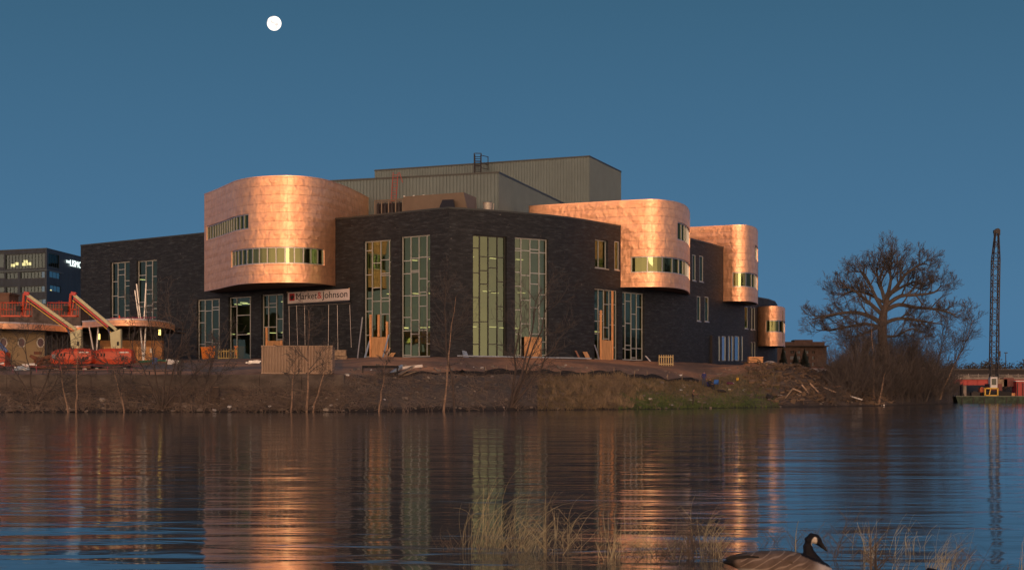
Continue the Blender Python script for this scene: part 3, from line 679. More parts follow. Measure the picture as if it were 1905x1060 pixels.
def tree(name, base, h, r, seed, label, group=None, lean=(0, 0), lv=3, nch=(9, 6, 4), bark=TWIG, twig=TWIG, ratio=(.35, .6), ang=(25, 55), start=.35, cat='tree', up=.10, rmin=.014, jit=.08, bends=None):
    rng = random.Random(seed); base = Vector(base); t = empty(name, base, label, cat, group)
    n = 8; pts = [base + Vector((0, 0, -.3))]; rad = [r * 1.25]; d = Vector((lean[0], lean[1], 1)).normalized(); q = base.copy(); L = h / n / d.z
    for i in range(n):
        dd = (d + Vector((rng.gauss(0, jit), rng.gauss(0, jit), 0))).normalized(); q = q + dd * L; pts.append(q.copy()); rad.append(max(rmin, r * (1 - .85 * (i + 1) / n)))
    m = MB(); m.tube(pts, rad, 8, cap=False); m.build('trunk', bark, t)
    c = MB(); k = nch[0]
    for j in range(k):
        tt = start + (1 - start) * (j + rng.random()) / k; x = tt * n; i = min(n - 1, int(x)); b = pts[i].lerp(pts[i + 1], x - i); rr = rad[i]
        cd = rot_about((pts[i + 1] - pts[i]).normalized(), R(rng.uniform(*ang)), rng.uniform(0, 6.28))
        grow(c, rng, b, cd, h * rng.uniform(*ratio) * (1.15 - .7 * tt), max(rmin, rr * .55), lv - 1, nch[1:], up, .16, rmin, (.45, .75), (25, 60), .25)
    c.build('crown', twig, t)
    return t
# big tree on the point
def at(px, D): X = (px - CX) * D / F; return Vector((X, D, gz(px, D)))
rng = random.Random(42); D = 209.0; base = at(1648, D); s_ = D / F
bt = empty('cottonwood_tree', base, 'big bare tree with broad spreading crown on the river point', 'tree')
m = MB(); fork = px2(1643, 590, D)
tr_pts = [base + Vector((0, 0, -.4)), px2(1649, 700, D), px2(1646, 660, D), px2(1641, 625, D), px2(1641, 602, D), px2(1644, 582, D), px2(1648, 567, D), px2(1652, 545, D)]
m.tube(tr_pts, [.85, .72, .66, .62, .62, .5, .38, .3], 10, cap=False); m.build('trunk', BARK, bt)
c = MB()
limbs = [  # start idx, px path, radius
    (4, [(1640, 600), (1622, 585), (1596, 576), (1566, 578), (1538, 585), (1522, 590)], .30), (4, [(1642, 610), (1615, 600), (1585, 606), (1556, 612), (1535, 612)], .22),
    (5, [(1642, 582), (1625, 560), (1608, 540), (1590, 522), (1572, 520)], .28), (5, [(1645, 575), (1632, 545), (1622, 515), (1612, 490), (1600, 488)], .26),
    (6, [(1648, 560), (1642, 525), (1636, 495), (1638, 472)], .28), (7, [(1650, 545), (1664, 520), (1672, 500), (1690, 482), (1698, 480)], .28),
    (6, [(1650, 560), (1672, 542), (1700, 540), (1728, 535), (1740, 520)], .26), (5, [(1647, 572), (1670, 560), (1700, 566), (1735, 570), (1760, 578), (1772, 588)], .28),
    (4, [(1644, 600), (1668, 590), (1695, 592), (1722, 598), (1745, 602)], .25), (3, [(1643, 625), (1665, 625), (1690, 612), (1712, 618)], .18),
    (7, [(1652, 535), (1656, 505), (1652, 480), (1661, 468)], .22), (4, [(1640, 605), (1612, 618), (1590, 626), (1570, 630)], .18), (6, [(1648, 558), (1622, 535), (1600, 528), (1580, 540)], .2), (7, [(1652, 540), (1680, 520), (1705, 510), (1722, 520)], .22)]
for li, (i0, path, r0) in enumerate(limbs):
    yo = rng.uniform(-6.5, 6.5); P = []
    for k, (x, y) in enumerate(path):
        x = 1645 + (x - 1645) * 1.05; y = 612 - (612 - y) * .87 if y < 612 else y; q = px2(x, y, D); f = k / (len(path) - 1); q = Vector((q.x, q.y + yo * f, q.z)); P.append(q)
    P = catmull(P, 3); n = len(P); rad = [max(.05, r0 * (1 - .8 * k / (n - 1))) for k in range(n)]
    rad = [q * 1.15 for q in rad]; c.tube(P, rad, 6, cap=False)
    for k in range(13):
        t = .22 + .78 * (k + rng.random()) / 13; x = t * (n - 1); i = min(n - 2, int(x)); b = P[i].lerp(P[i + 1], x - i)
        cd = rot_about((P[i + 1] - P[i]).normalized(), R(rng.uniform(20, 70)), rng.uniform(0, 6.28))
        grow(c, rng, b, cd, rng.uniform(1.6, 3.2), max(.03, rad[i] * .5), 3, (6, 5, 4), .10, .14, .0115, (.45, .75), (20, 48), .25)
c.build('crown', TWIG, bt)
# thin leaning trees right of it
for i, (px, D, h, lx, sd, lab) in enumerate([(1748, 229, 11.5, .40, 5, 'slender bare tree leaning right at the tip of the point'), (1722, 222, 10.5, .33, 6, 'short bare tree leaning right between the big tree and the tip of the point'),
    (1626, 203, 10, -.04, 8, 'thin upright bare sapling left of the big tree trunk'), (1595, 206, 8.5, -.12, 9, 'bushy bare sapling under the left boughs of the big tree'), (1690, 214, 10.5, .12, 12, 'thin bare tree under the right boughs of the big tree')]):
    tree('riverside_tree', at(px, D), h, .14, sd, lab, 'bare saplings around the big tree', (lx, 0), 3, (16, 8, 5), BIRCH if i in (0, 2) else TWIG, TWIG, (.28, .5), (20, 50), .25)
tree('riverside_tree', at(1634, 200.3), 4.6, .17, 77, 'pale trunked small tree leaning over the waterline below the big tree', 'bare saplings around the big tree', (.22, 0), 3, (9, 6, 4), BIRCH, TWIG, (.35, .6), (20, 50), .5)
# undergrowth mass
c = MB(); rng = random.Random(9)
for k in range(600):
    px = rng.choice([rng.uniform(1532, 1782), rng.gauss(1670, 60), rng.uniform(1560, 1780)]); px = max(1530, min(1784, px))
    d0 = tb(px)[0][0]; D = d0 + rng.uniform(.5, 26) ** 1.0
    env = max(1.6, 6.3 * (1 - ((px - 1655) / 150.) ** 2) + .6)
    h = env * rng.uniform(.3, 1.1); b = at(px, D)
    grow(c, rng, b - Vector((0, 0, .2)), Vector((rng.gauss(0, .25), rng.gauss(0, .25), 1)), h, .026, 2, (8, 6), .10, .18, .0105, (.4, .7), (20, 50), .15)
o = c.build('undergrowth', mat('grey_brown_brush', (.070, .060, .053), .95, var=.45, scale=.25)); tagp(o, 'dense tangle of bare brush around the big tree', kind='stuff')
# trees along the near shore of the site; pale trunks
rngl = random.Random(3)
shore = [(128, 141, 4.9, -.22, 'pale sapling leaning left below the orange lifts'), (142, 142, 6.3, .0, 'thin upright pale sapling below the left orange lift'), (232, 142, 4.2, -.26, 'bare pale sapling leaning left under the second lift'),
         (334, 143.5, 4.9, .05, 'broken topped dark sapling standing right of the thicket'), (540, 144, 5.6, .05, 'left one of the three birches in front of the container'), (570, 144.3, 9.2, .03, 'tallest middle birch in front of the container'),
         (582, 144.3, 6.0, .24, 'right leaning birch in front of the container'), (704, 145.5, 5.6, .10, 'short pale birch in front of the black frame'), (824, 150, 11.0, .05, 'tall pale sapling left of the building corner'), (846, 150.3, 13.2, -.04, 'tallest thin dark sapling at the building corner')]
for i, (px, D, h, lx, lab) in enumerate(shore):
    tree('bare_sapling', at(px, D), h, .085 if h < 8 else .11, 100 + i, lab, 'bare saplings along the waterline', (lx, 0), 3, (13, 6, 3), BIRCH if i not in (3, 9) else BARK, TWIG, (.22, .4), (30, 60), .35, up=.04, rmin=.0115)
# shrub-tree with several stems right of the corner
def multi(name, px, D, stems, seed, label, rmin=.012, lv=3, nch=(8, 6, 4), pale=BARK, r0=.11):
    rng = random.Random(seed); b = at(px, D); t = empty(name, b, label, 'tree'); m = MB(); c = MB()
    for (dx, dy, dz, L) in stems:
        pts = [b - Vector((0, 0, .2))]; d = Vector((dx, dy, dz)).normalized(); q = b.copy(); n = 7; rad = [r0]
        for i in range(n): q = q + (d + Vector((rng.gauss(0, .14), rng.gauss(0, .14), .12 * rng.random()))).normalized() * L / n; pts.append(q.copy()); rad.append(max(rmin, r0 * (1 - .8 * (i + 1) / n)))
        m.tube(pts, rad, 6, cap=False)
        for k in range(nch[0]):
            tt = .3 + .7 * (k + rng.random()) / nch[0]; x = tt * n; i = min(n - 1, int(x)); p_ = pts[i].lerp(pts[i + 1], x - i)
            cd = rot_about((pts[i + 1] - pts[i]).normalized(), R(rng.uniform(20, 60)), rng.uniform(0, 6.28))
            grow(c, rng, p_, cd, L * rng.uniform(.2, .38), .04, lv - 1, nch[1:], .05, .18, rmin, (.4, .75), (25, 60), .2)
    m.build('trunk', pale, t); c.build('crown', TWIG, t)
multi('branching_tree', 950, 156.5, [(.55, 0, 1, 5.2), (.42, .1, 1, 11.5), (.15, .1, 1, 9), (.8, 0, 1.1, 8.5), (.25, -.1, 1, 12.2)], 21, 'crooked bare tree with many boughs in front of the plywood door', r0=.15)
multi('branching_tree', 300, 143.5, [(-.5, 0, 1, 7.5), (-.15, .1, 1, 9.6), (.35, 0, 1, 8.2), (.75, 0, .8, 8.5), (-.9, 0, .8, 7), (.1, 0, 1, 9.0)], 22, 'dark bare thicket tree right of the orange lifts', r0=.1)
multi('branching_tree', 60, 143, [(-.6, 0, 1, 7), (-.1, .1, 1, 8.2), (.5, 0, 1, 6.2), (.8, 0, .7, 6)], 23, 'dark bare thicket tree at the far left shore', r0=.08)
multi('branching_tree', 380, 144, [(-.3, 0, 1, 5.5), (.2, .1, 1, 6.2), (.5, 0, 1, 5)], 24, 'small bare shrub tree in front of the leftmost ground windows', r0=.07)
# bank brush, litter and branches
c = MB(); rng = random.Random(19)
for k in range(2600):
    px = rng.uniform(-60, 1440) if k % 4 else rng.uniform(-60, 700); nd = tb(px); D = rng.uniform(nd[0][0] - .3, nd[2][0] - .5 if px > 640 else 149.0)
    if px > 1180 and rng.random() < .7: continue
    b = at(px, D); sc = rng.uniform(.3, 1.2)
    if k % 9 == 0: # lying branch
        a = rng.uniform(0, 6.28); L = rng.uniform(.8, 3); e = b + Vector((math.cos(a) * L, math.sin(a) * L * .4, rng.uniform(0, .35))); c.tube([b + Vector((0, 0, .08)), b.lerp(e, .5) + Vector((0, 0, .2)), e], [.035, .03, .015], 3, cap=False)
    else:
        for j in range(3): c.tube([b, b + Vector((rng.gauss(0, .3), rng.gauss(0, .2), sc * .55)), b + Vector((rng.gauss(0, .6), rng.gauss(0, .3), sc * rng.uniform(.5, 1.1)))], [.016, .013, .010], 3, cap=False)
o = c.build('bank_brush', mat('dead_brush', (.15, .115, .088), .95, var=.4, scale=.5)); tagp(o, 'dead brush, twigs and litter on the river bank', kind='stuff')
# grass blades on the bank
c = MB(); rng = random.Random(29)
def blade(c, b, h, w, lean, mi=0):
    a = rng.uniform(0, 3.14); dx = Vector((math.cos(a) * w, math.sin(a) * w, 0)); t = b + Vector((lean[0], lean[1], h)); i = len(c.v)
    m_ = b + Vector((lean[0] * .3, lean[1] * .3, h * .6)); c.v += [tuple(b - dx), tuple(b + dx), tuple(m_ + dx * .7), tuple(m_ - dx * .7), tuple(t)]; c.addf((i, i + 1, i + 2, i + 3), mi); c.addf((i + 3, i + 2, i + 4), mi)
for k in range(26000):
    px = rng.uniform(1000, 1450); nd = tb(px); D = rng.uniform(nd[0][0], nd[2][0]); b = at(px, D); u = (D - nd[0][0]) / (nd[2][0] - nd[0][0])
    green = px > 1150 and u < .42 + rng.gauss(0, .12)
    blade(c, b, rng.uniform(.10, .28) * (1 if green else 1.25), .022, (rng.gauss(0, .1), rng.gauss(0, .08)), 0 if green else 1)
o = c.build('bank_grass', [mat('green_grass_blades', (.080, .115, .024), .8, var=.4, scale=.6), mat('dry_grass_blades', (.15, .115, .06), .9, var=.35, scale=.5)]); tagp(o, 'short green and dry grass on the right river bank', kind='stuff')
c = MB(); rng = random.Random(31)
for k in range(260):
    px = rng.gauss(1110, 42); nd = tb(px); D = rng.uniform(nd[0][0] + .3, nd[2][0] - 1); b = at(px, D)
    for j in range(26): blade(c, b + Vector((rng.gauss(0, .15), rng.gauss(0, .15), 0)), rng.uniform(.3, .85), .02, (rng.gauss(0, .4), rng.gauss(0, .25)))
o = c.build('dry_tussocks', mat('pale_dry_grass', (.24, .18, .105), .9, var=.35, scale=.6)); tagp(o, 'pale dry tussocks on the middle of the river bank', kind='stuff')
c = MB(); rng = random.Random(53)
for k in range(1100):
    px = rng.uniform(-40, 1650); nd = tb(px); D = rng.uniform(nd[0][0] + .2, nd[2][0] + (0 if px < 640 else 9)); b = at(px, D)
    if px < 640 and D > 149: continue
    r_ = rng.uniform(.04, .17) * (1.4 if k % 12 == 0 else 1); M_ = Matrix.Rotation(rng.uniform(0, 3), 3, 'Z') @ Matrix.Rotation(rng.uniform(-.6, .6), 3, 'X'); c.box(b + Vector((0, 0, r_ * .4)), (r_ * 2, r_ * 1.5, r_), M=M_, mi=0 if k % 9 else (1 if k % 2 else 2))
o = c.build('stones_and_litter', [mat('bank_stone', (.17, .145, .12), .9, var=.4, scale=.4), WHITE, mat('pale_litter', (.40, .36, .30), .8)]); tagp(o, 'small stones, clods and scraps of litter on the bank', kind='stuff')
# rubble and timber debris
c = MB(); rng = random.Random(37)
for k in range(1500):
    px = rng.uniform(1385, 1660); nd = tb(px); D = rng.uniform(nd[0][0] + 1, nd[3][0] - 1); b = at(px, D); q = rng.random(); a = rng.uniform(0, 3.14); L = rng.uniform(.4, 2.0)
    if px < 1440 and D < nd[1][0]: continue
    d = Vector((math.cos(a) * L, math.sin(a) * L, rng.uniform(-.2, .5)))
    if q < .7: c.tube([b + Vector((0, 0, .1)), b + d * .5 + Vector((rng.gauss(0, .1), 0, .22)), b + d], [.07, .055, .03] if q < .25 else [.03, .025, .015], 4)
    else: c.box(b + Vector((0, 0, .1)), (rng.uniform(.2, .7), rng.uniform(.2, .6), rng.uniform(.12, .4)), M=Matrix.Rotation(a, 3, 'Z') @ Matrix.Rotation(rng.uniform(-.5, .5), 3, 'X'))
o = c.build('rubble', mat('bark_and_rubble', (.125, .088, .058), .95, var=.5, scale=.5)); tagp(o, 'heap of broken branches, bark and rubble on the right bank', kind='stuff')
PALEW = mat('pale_timber', (.42, .31, .22), .8, var=.25, scale=2)
for i, (px, py, ln, an, lab) in enumerate([(1482, 731, 1.1, -.4, 'short pale log on the rubble slope nearest the grass'), (1497, 728, 1.4, -.9, 'pale plank tilted down the rubble slope'), (1543, 733, 1.7, -.4, 'pale plank low on the rubble slope at right'), (1556, 719, 1.2, .05, 'level pale board high on the rubble slope'),
    (1464, 741, 1.9, .9, 'long thin pale stick rising on the lower rubble'), (1592, 748, 1.5, -.3, 'white scrap lying near the waterline'), (1515, 728, 1.8, -.8, 'pinkish plank in the middle of the rubble slope')]):
    nd = tb(px); D = nd[0][0]
    while D < nd[3][0]:
        if HY - (gz(px, D, False) - EYE) * F / D <= py: break
        D += .2
    b = at(px, D) + Vector((0, -.3, .45)); d = Vector((math.cos(an), .1, math.sin(an))) * ln / 2; m = MB(); m.beam(b - d, b + d, .26, .12); o = m.build('timber_offcut', [PALEW, PALEW, PALEW, STUD, TAN, WHITE, PALEW][i]); tagp(o, lab, 'timber', 'pale timber lying on the rubble slope')

# ------------------------------------------------------------------ site structures
# retaining wall along the bank
m = MB(); zt_ = 3.42
for i in range(12):
    a = -24 + 0; x0 = (-300 - CX) * 149.4 / F + i * (940 * 149.4 / F) / 12; x1 = x0 + (940 * 149.4 / F) / 12 - .03
    m.hexa([(x0, 149.2, .9), (x1, 149.2, .9), (x1, 150.7, .9), (x0, 150.7, .9), (x0, 149.35, zt_), (x1, 149.35, zt_), (x1, 150.7, zt_), (x0, 150.7, zt_)])
o = m.build('retaining_wall', mat('stained_concrete', (.125, .105, .085), .95, col2=(.055, .045, .038), scale=.7, stretch=(1, 1, 1.6), bump=.03, bscale=2)); tagp(o, 'long low stained concrete retaining wall above the brush', 'wall')
# silt fence
fb = empty('silt_fence', at(1080, 171), 'low black fabric silt fence sagging along the top of the bank', 'fence')
def fline(px): nd = tb(px); return nd[2][0] - .6 if px > 860 else nd[2][0]
m = MB(); pp = []
for k in range(151):
    px = 700 + k * 4; D = fline(px); b = at(px, D); h = .30 + .38 * max(0, noise.noise(Vector((px * .03, 2, 0))) + .35) + (.15 if 900 < px < 1200 else 0) - (.2 if px < 860 else 0); pp.append((b, b + Vector((.05 * math.sin(px), -.12, max(.1, h)))))
for (a, b), (c_, d) in zip(pp, pp[1:]): m.face([a - Vector((0, 0, .2)), c_ - Vector((0, 0, .2)), d, b])
for (a, b), (c_, d) in zip(pp, pp[1:]): m.face([b, d, d + Vector((0, .18, -.1)), b + Vector((0, .18, -.1))])
m.build('fabric', mat('black_fabric', (.008, .009, .013), .75), fb)
for k in range(12):
    px = 905 + k * 33 + (k * 37 % 11); b = at(px, fline(px)); m = MB(); m.beam(b - Vector((0, -.05, .2)), b + Vector(((k % 3 - 1) * .12, -.2, .95)), .07, .05); m.build('stake', TAN, fb)
# shipping container
ce = empty('shipping_container', px2(552, 695.5, 151.4), 'tan corrugated steel shipping container on the retaining wall', 'container'); cz = ce.location.z
CONT = mat('tan_container_paint', (.30, .215, .145), .6, var=.12, scale=.8)
x0 = px2(487, 0, 151).x; x1 = px2(618, 0, 151).x; y0 = 151.0; y1 = 153.5; h = 2.68; m = MB()
k = 0; x = x0 + .12; prof = []
while x < x1 - .3: prof += [(x, y0 + .13), (x + .09, y0 + .13), (x + .14, y0), (x + .23, y0)]; x += .28
prof += [(x1 - .1, y0 + .06)]
for p_, q in zip(prof, prof[1:]): m.face([(p_[0], p_[1], cz + .16), (q[0], q[1], cz + .16), (q[0], q[1], cz + h - .1), (p_[0], p_[1], cz + h - .1)])
m.box(((x0 + x1) / 2, (y0 + y1) / 2 + .2, cz + h / 2), (x1 - x0 - .1, y1 - y0 - .3, h - .2)); m.build('body', CONT, ce)
m = MB()
for z in (cz + .08, cz + h - .05): m.box(((x0 + x1) / 2, y0 + .03, z), (x1 - x0 - .24, .14, .16 if z < cz + 1 else .1))
for x in (x0 + .05, x1 - .05): m.box((x, y0 + .03, cz + h / 2), (.14, .16, h))
m.build('frame', CONT, ce)
for x in (x0 + .05, x1 - .05):
    for z in (cz + .09, cz + h - .06): m = MB(); m.box((x, y0, z), (.2, .24, .16)); m.build('corner_casting', CONT, ce)
for x in (-1.05, 1.05): m = MB(); m.box(((x0 + x1) / 2 + x, y0 - .045, cz + .08), (.36, .05, .12)); m.build('forklift_pocket', BLACK, ce)
# banner with lettering
def text_part(body, name, loc, size, m_, parent, sx=1, rz=0, ext=.01, shear=0, bold=0, align='LEFT', wid=None):
    cu = bpy.data.curves.new(name, 'FONT'); cu.body = body; cu.size = size; cu.extrude = ext; cu.align_x = align; cu.align_y = 'BOTTOM_BASELINE'; cu.offset = bold; cu.shear = shear
    t = bpy.data.objects.new('tmp_text', cu); COL.objects.link(t); dg = bpy.context.evaluated_depsgraph_get(); me = bpy.data.meshes.new_from_object(t.evaluated_get(dg))
    bpy.data.objects.remove(t)
    if wid:
        xs = [v.co.x for v in me.vertices]; sx = wid / (max(xs) - min(xs))
    M = Matrix.Translation(Vector(loc)) @ Matrix.Rotation(rz, 4, 'Z') @ Matrix.Rotation(R(90), 4, 'X') @ Matrix.Diagonal((sx, 1, 1, 1)); me.transform(M)
    off = Vector((0, 0, 0)); pa = parent
    while pa is not None: off += pa.location; pa = pa.parent
    me.transform(Matrix.Translation(-off)); me.name = name; me.materials.append(m_)
    o = bpy.data.objects.new(name, me); COL.objects.link(o); o.parent = parent; return o
uA, _ = left.hit(538); uB, _ = left.hit(653); PA = left.at(uA, .25); PB = left.at(uB, .25); dirv = (PB - PA).normalized(); brz = math.atan2(dirv.y, dirv.x); Lb = (PB - PA).length
zA0, zA1 = left.zat(538, 569), left.zat(538, 544); zB0, zB1 = left.zat(653, 562), left.zat(653, 537)
bn = empty('banner', (PA.x, PA.y, zA0), 'white contractor banner with black lettering hung on the brick wall', 'banner')
m = MB(); up = Vector((0, 0, 1)); nrm = Vector((dirv.y, -dirv.x, 0))
def bp(s, t, o_=0.): zb_ = zA0 + (zB0 - zA0) * s; zt_b = zA1 + (zB1 - zA1) * s; p_ = PA + dirv * (Lb * s) + nrm * o_; return Vector((p_.x, p_.y, zb_ + (zt_b - zb_) * t))
m.hexa([bp(0, .16), bp(1, .16), bp(1, .16, -.03), bp(0, .16, -.03), bp(0, 1), bp(1, 1), bp(1, 1, -.03), bp(0, 1, -.03)]); m.build('cloth', mat('banner_white', (.55, .50, .50), .8, var=.06, scale=1), bn)
m = MB(); m.hexa([bp(0, 0), bp(1, 0), bp(1, 0, -.03), bp(0, 0, -.03), bp(0, .155), bp(1, .155), bp(1, .155, -.03), bp(0, .155, -.03)]); m.build('lower_band', mat('banner_black', (.015, .02, .03), .8), bn)
m = MB(); m.hexa([bp(.03, .36, .012), bp(.115, .36, .012), bp(.115, .36, .002), bp(.03, .36, .002), bp(.03, .90, .012), bp(.115, .90, .012), bp(.115, .90, .002), bp(.03, .90, .002)]); lg = m.build('emblem', mat('banner_red', (.40, .02, .02), .7), bn)
LBK = mat('letter_black', (.012, .012, .014), .7); LRD = mat('letter_red', (.42, .04, .035), .7); LGY = mat('letter_grey', (.35, .35, .36), .7)
m = MB(); pe = [(.06, .42), (.085, .42), (.105, .60), (.098, .80), (.088, .72), (.078, .84), (.068, .70), (.052, .82), (.042, .58)]; m.face([bp(s, t, .016) for s, t in pe]); m.build('emblem_mark', LBK, lg)
sl_ = math.atan2((zB0 - zA0), Lb)
for body, s0, s1, mm in (('Market', .135, .475, LBK), ('&', .49, .56, LRD), ('Johnson', .575, .975, LBK)):
    p_ = bp(s0, .40, .02); text_part(body, 'lettering', p_, (zA1 - zA0) * .70, mm, bn, rz=brz, wid=Lb * (s1 - s0), bold=.0)
p_ = bp(.05, .22, .02); text_part('General Contractors   Eau Claire, Wisconsin', 'small_lettering', p_, .20, LGY, bn, rz=brz, wid=Lb * .9)
for s_ in (.0, .33, .63, 1.0):
    m = MB(); a = bp(s_, 1.0, .05); m.box(a, (.14, .14, .14)); m.build('hanging_clip', PALEW, bn)
for k, (xa, xb, yb) in enumerate([(539, 540, 642), (553, 555, 642), (568, 569, 642), (613, 612, 642), (629, 630, 652), (652, 655, 646)]):
    h1 = left.hit(xa); h2 = left.hit(xb); a = left.at(h1[0], .12, left.zat(xa, 567)); b = left.at(h2[0], .12, left.zat(xb, yb)); m = MB(); m.tube([a, b], .030, 4); m.build('tie_cable', GALV, bn)
m = MB(); m.tube([left.at(left.hit(539)[0], .12, left.zat(539, 570)), left.at(left.hit(653)[0], .12, left.zat(653, 564))], .03, 4); m.build('tie_cable', GALV, bn)
# rust and plywood: door barricades
def barricade(pth, x0, x1, y0, y1, studs, label):
    h0 = pth.hit(x0); h1 = pth.hit(x1); zb = pth.zat(x0, y1); zt_ = pth.zat(x0, y0); b0 = pth.at((h0[0] + h1[0]) / 2, .1, zb)
    e = empty('door_barricade', b0, label, 'barricade', 'plywood door barricades'); m = MB()
    u0, u1 = h0[0], h1[0]; n = max(1, round((u1 - u0) / 1.22)); st = (u1 - u0) / n
    for i in range(n): vbar(m, pth, u0 + st * (i + .5), zb - .2, zt_ - .03 * (i % 2), st - .02, .10, .16); 
    m.build('plywood_panel', WOOD, e)
    for (x, ya, yb) in studs:
        m = MB(); vbar(m, pth, pth.hit(x)[0], pth.zat(x, yb), pth.zat(x, ya), .17, .02, .25); m.build('lumber_stud', STUD, e)
    return e
barricade(left, 693, 720, 627, 668, [(691, 585, 668), (706, 585, 626), (721.5, 598, 664)], 'plywood barricade with tall studs left of the building corner')
barricade(right, 974, 1006, 626, 667, [], 'plywood barricade low in the second window right of the corner')
barricade(right, 1117, 1137, 632, 670, [(1116, 577, 670), (1137.5, 541, 670)], 'tall plywood barricade with two lit studs below the right copper bay')
barricade(left, 499, 525, 634, 668, [(497.5, 609, 668), (525, 633, 668)], 'low plywood barricade hidden behind the tan container')
# leaning boards, pipes
def lean_board(x0, x1, y0, y1, pth, m_, label, name='leaning_board', tx=0, cat='board', grp='boards leaning on the brick wall'):
    h = pth.hit((x0 + x1) / 2); u = h[0]; sc = h[1] / F; w = (x1 - x0) * sc; zb = pth.zat((x0 + x1) / 2, y1); zt_ = pth.zat((x0 + x1) / 2, y0); m = MB(); d = tx * sc
    P = lambda du, o_, z: pth.at(u + du, o_, z)
    m.hexa([P(-w / 2, .75, zb), P(w / 2, .75, zb), P(w / 2, .68, zb), P(-w / 2, .68, zb), P(-w / 2 + d, .12, zt_), P(w / 2 + d, .12, zt_), P(w / 2 + d, .05, zt_), P(-w / 2 + d, .05, zt_)]); o = m.build(name, m_); tagp(o, label, cat, grp)
BLUEB = mat('blue_grey_sheet', (.22, .30, .40), .6)
lean_board(672, 674.5, 590, 667, left, GALV, 'tall thin metal stud leaning at the left window edge', tx=3); lean_board(684, 688, 634, 668, left, BLUEB, 'blue grey board leaning left of the first plywood barricade', tx=4)
lean_board(718, 721, 622, 668, left, BLUEB, 'blue grey strip leaning right against the first barricade', tx=7); lean_board(722, 725.5, 647, 669, left, PALEW, 'pale plank leaning right of the first barricade', tx=4); lean_board(726, 737, 656, 668, left, WOOD, 'small square plywood piece under the second window', tx=2)
lean_board(857, 862, 652, 667, right, BLUEB, 'left blue grey panel stacked at the dark corner', tx=2); lean_board(862, 868, 653, 667, right, BLUEB, 'right blue grey panel stacked at the dark corner', tx=-1)
lean_board(1068, 1073, 652, 669, right, mat('reddish_board', (.26, .13, .08), .8), 'narrow reddish board leaning on the wall', tx=-1); lean_board(1080, 1094, 654, 670, right, WOOD, 'square plywood sheet leaning beside the reddish board', tx=0)
lean_board(1105, 1108, 641, 671, right, GALV, 'grey metal strip leaning left of the tall barricade', tx=-3); lean_board(1199, 1203, 662, 672, right, WHITE, 'white post end leaning at the edge of the right window', tx=-1)
m = MB(); pp = [right.at(.5, 1.2, 5.9), right.at(8, 1.6, 5.85), right.at(right.hit(1082)[0], 1.4, 5.85)]; m.tube(pp, .09, 6); o = m.build('long_pipe', mat('pale_blue_pipe', (.30, .36, .42), .5)); tagp(o, 'long pale pipe lying at the foot of the right facade', 'pipe')
for s_, lab in ((1216, 'dark downpipe'),):
    pass
m = MB(); b = right.at(right.hit(1323)[0], .15, 5.2); m.box((b.x, b.y, 7.6), (.8, .35, 4.4), rz=1.1); m.build('service_door', DSTEEL, bd)
# picket crate rack and pallets
def rack(px, D, w, h, n, m_, label, name='picket_rack', extra=True):
    b = at(px, D); e = empty(name, b, label, 'rack')
    for z in (.25, h - .25): m = MB(); m.box((b.x, b.y, b.z + z), (w, .08, .14)); m.build('rail', m_, e)
    for i in range(n): m = MB(); x = b.x - w / 2 + w * i / (n - 1); m.box((x, b.y - .09, b.z + h / 2), (.11, .07, h)); m.build('slat', m_, e)
    for i in (0, 1): m = MB(); m.box((b.x + (i - .5) * w, b.y + .5, b.z + h / 2), (.1, 1.0, .1)); m.build('side_brace', m_, e)
rack(1239, 204, 1.75, 1.4, 7, mat('pale_yellow_wood', (.42, .34, .17), .8), 'pale slatted wooden rack standing before the long blank wall')
rack(424, 198, 2.3, 1.35, 8, mat('yellow_wood', (.36, .28, .10), .8), 'yellowish picket rack standing before the ground windows at left')
b = at(1405, 214); e = empty('lumber_crate', b, 'low wooden crate on the mound at the far right wall end', 'crate'); m = MB(); m.box((b.x, b.y, b.z + .45), (1.9, 1.1, .8)); m.build('crate_body', WOOD, e)
for z in (.12, .45, .8): m = MB(); m.box((b.x, b.y - .58, b.z + z), (1.96, .05, .1)); m.build('crate_batten', STUD, e)
m = MB(); b = at(1432, 216)
for i in range(8): a = i / 7 * 3.14; m.v += [(b.x + math.cos(a) * .9, b.y - .5, b.z + math.sin(a) * .5), (b.x + math.cos(a) * .9, b.y + .5, b.z + math.sin(a) * .5)]
for i in range(7): m.addf((2 * i, 2 * i + 2, 2 * i + 3, 2 * i + 1))
m.addf([2 * i for i in range(8)]); o = m.build('tarp_bundle', mat('grey_tarp', (.28, .28, .30), .7, var=.3, scale=3)); tagp(o, 'small grey tarp covered bundle right of the crate', 'tarp')
# block stack right of the container
for k, (px, py, w, lab) in enumerate([(628, 668, 2.2, 'lower tan timber block right of the container'), (632, 657, 1.5, 'upper tan timber block right of the container')]):
    D = 186; c_ = px2(px, py, D); m = MB(); m.box(c_, (w, 1.0, .75)); m.box(c_ + Vector((0, -.53, .1)), (w * .9, .05, .1)); o = m.build('timber_block', TAN); tagp(o, lab, 'block', 'timber blocks beside the container')
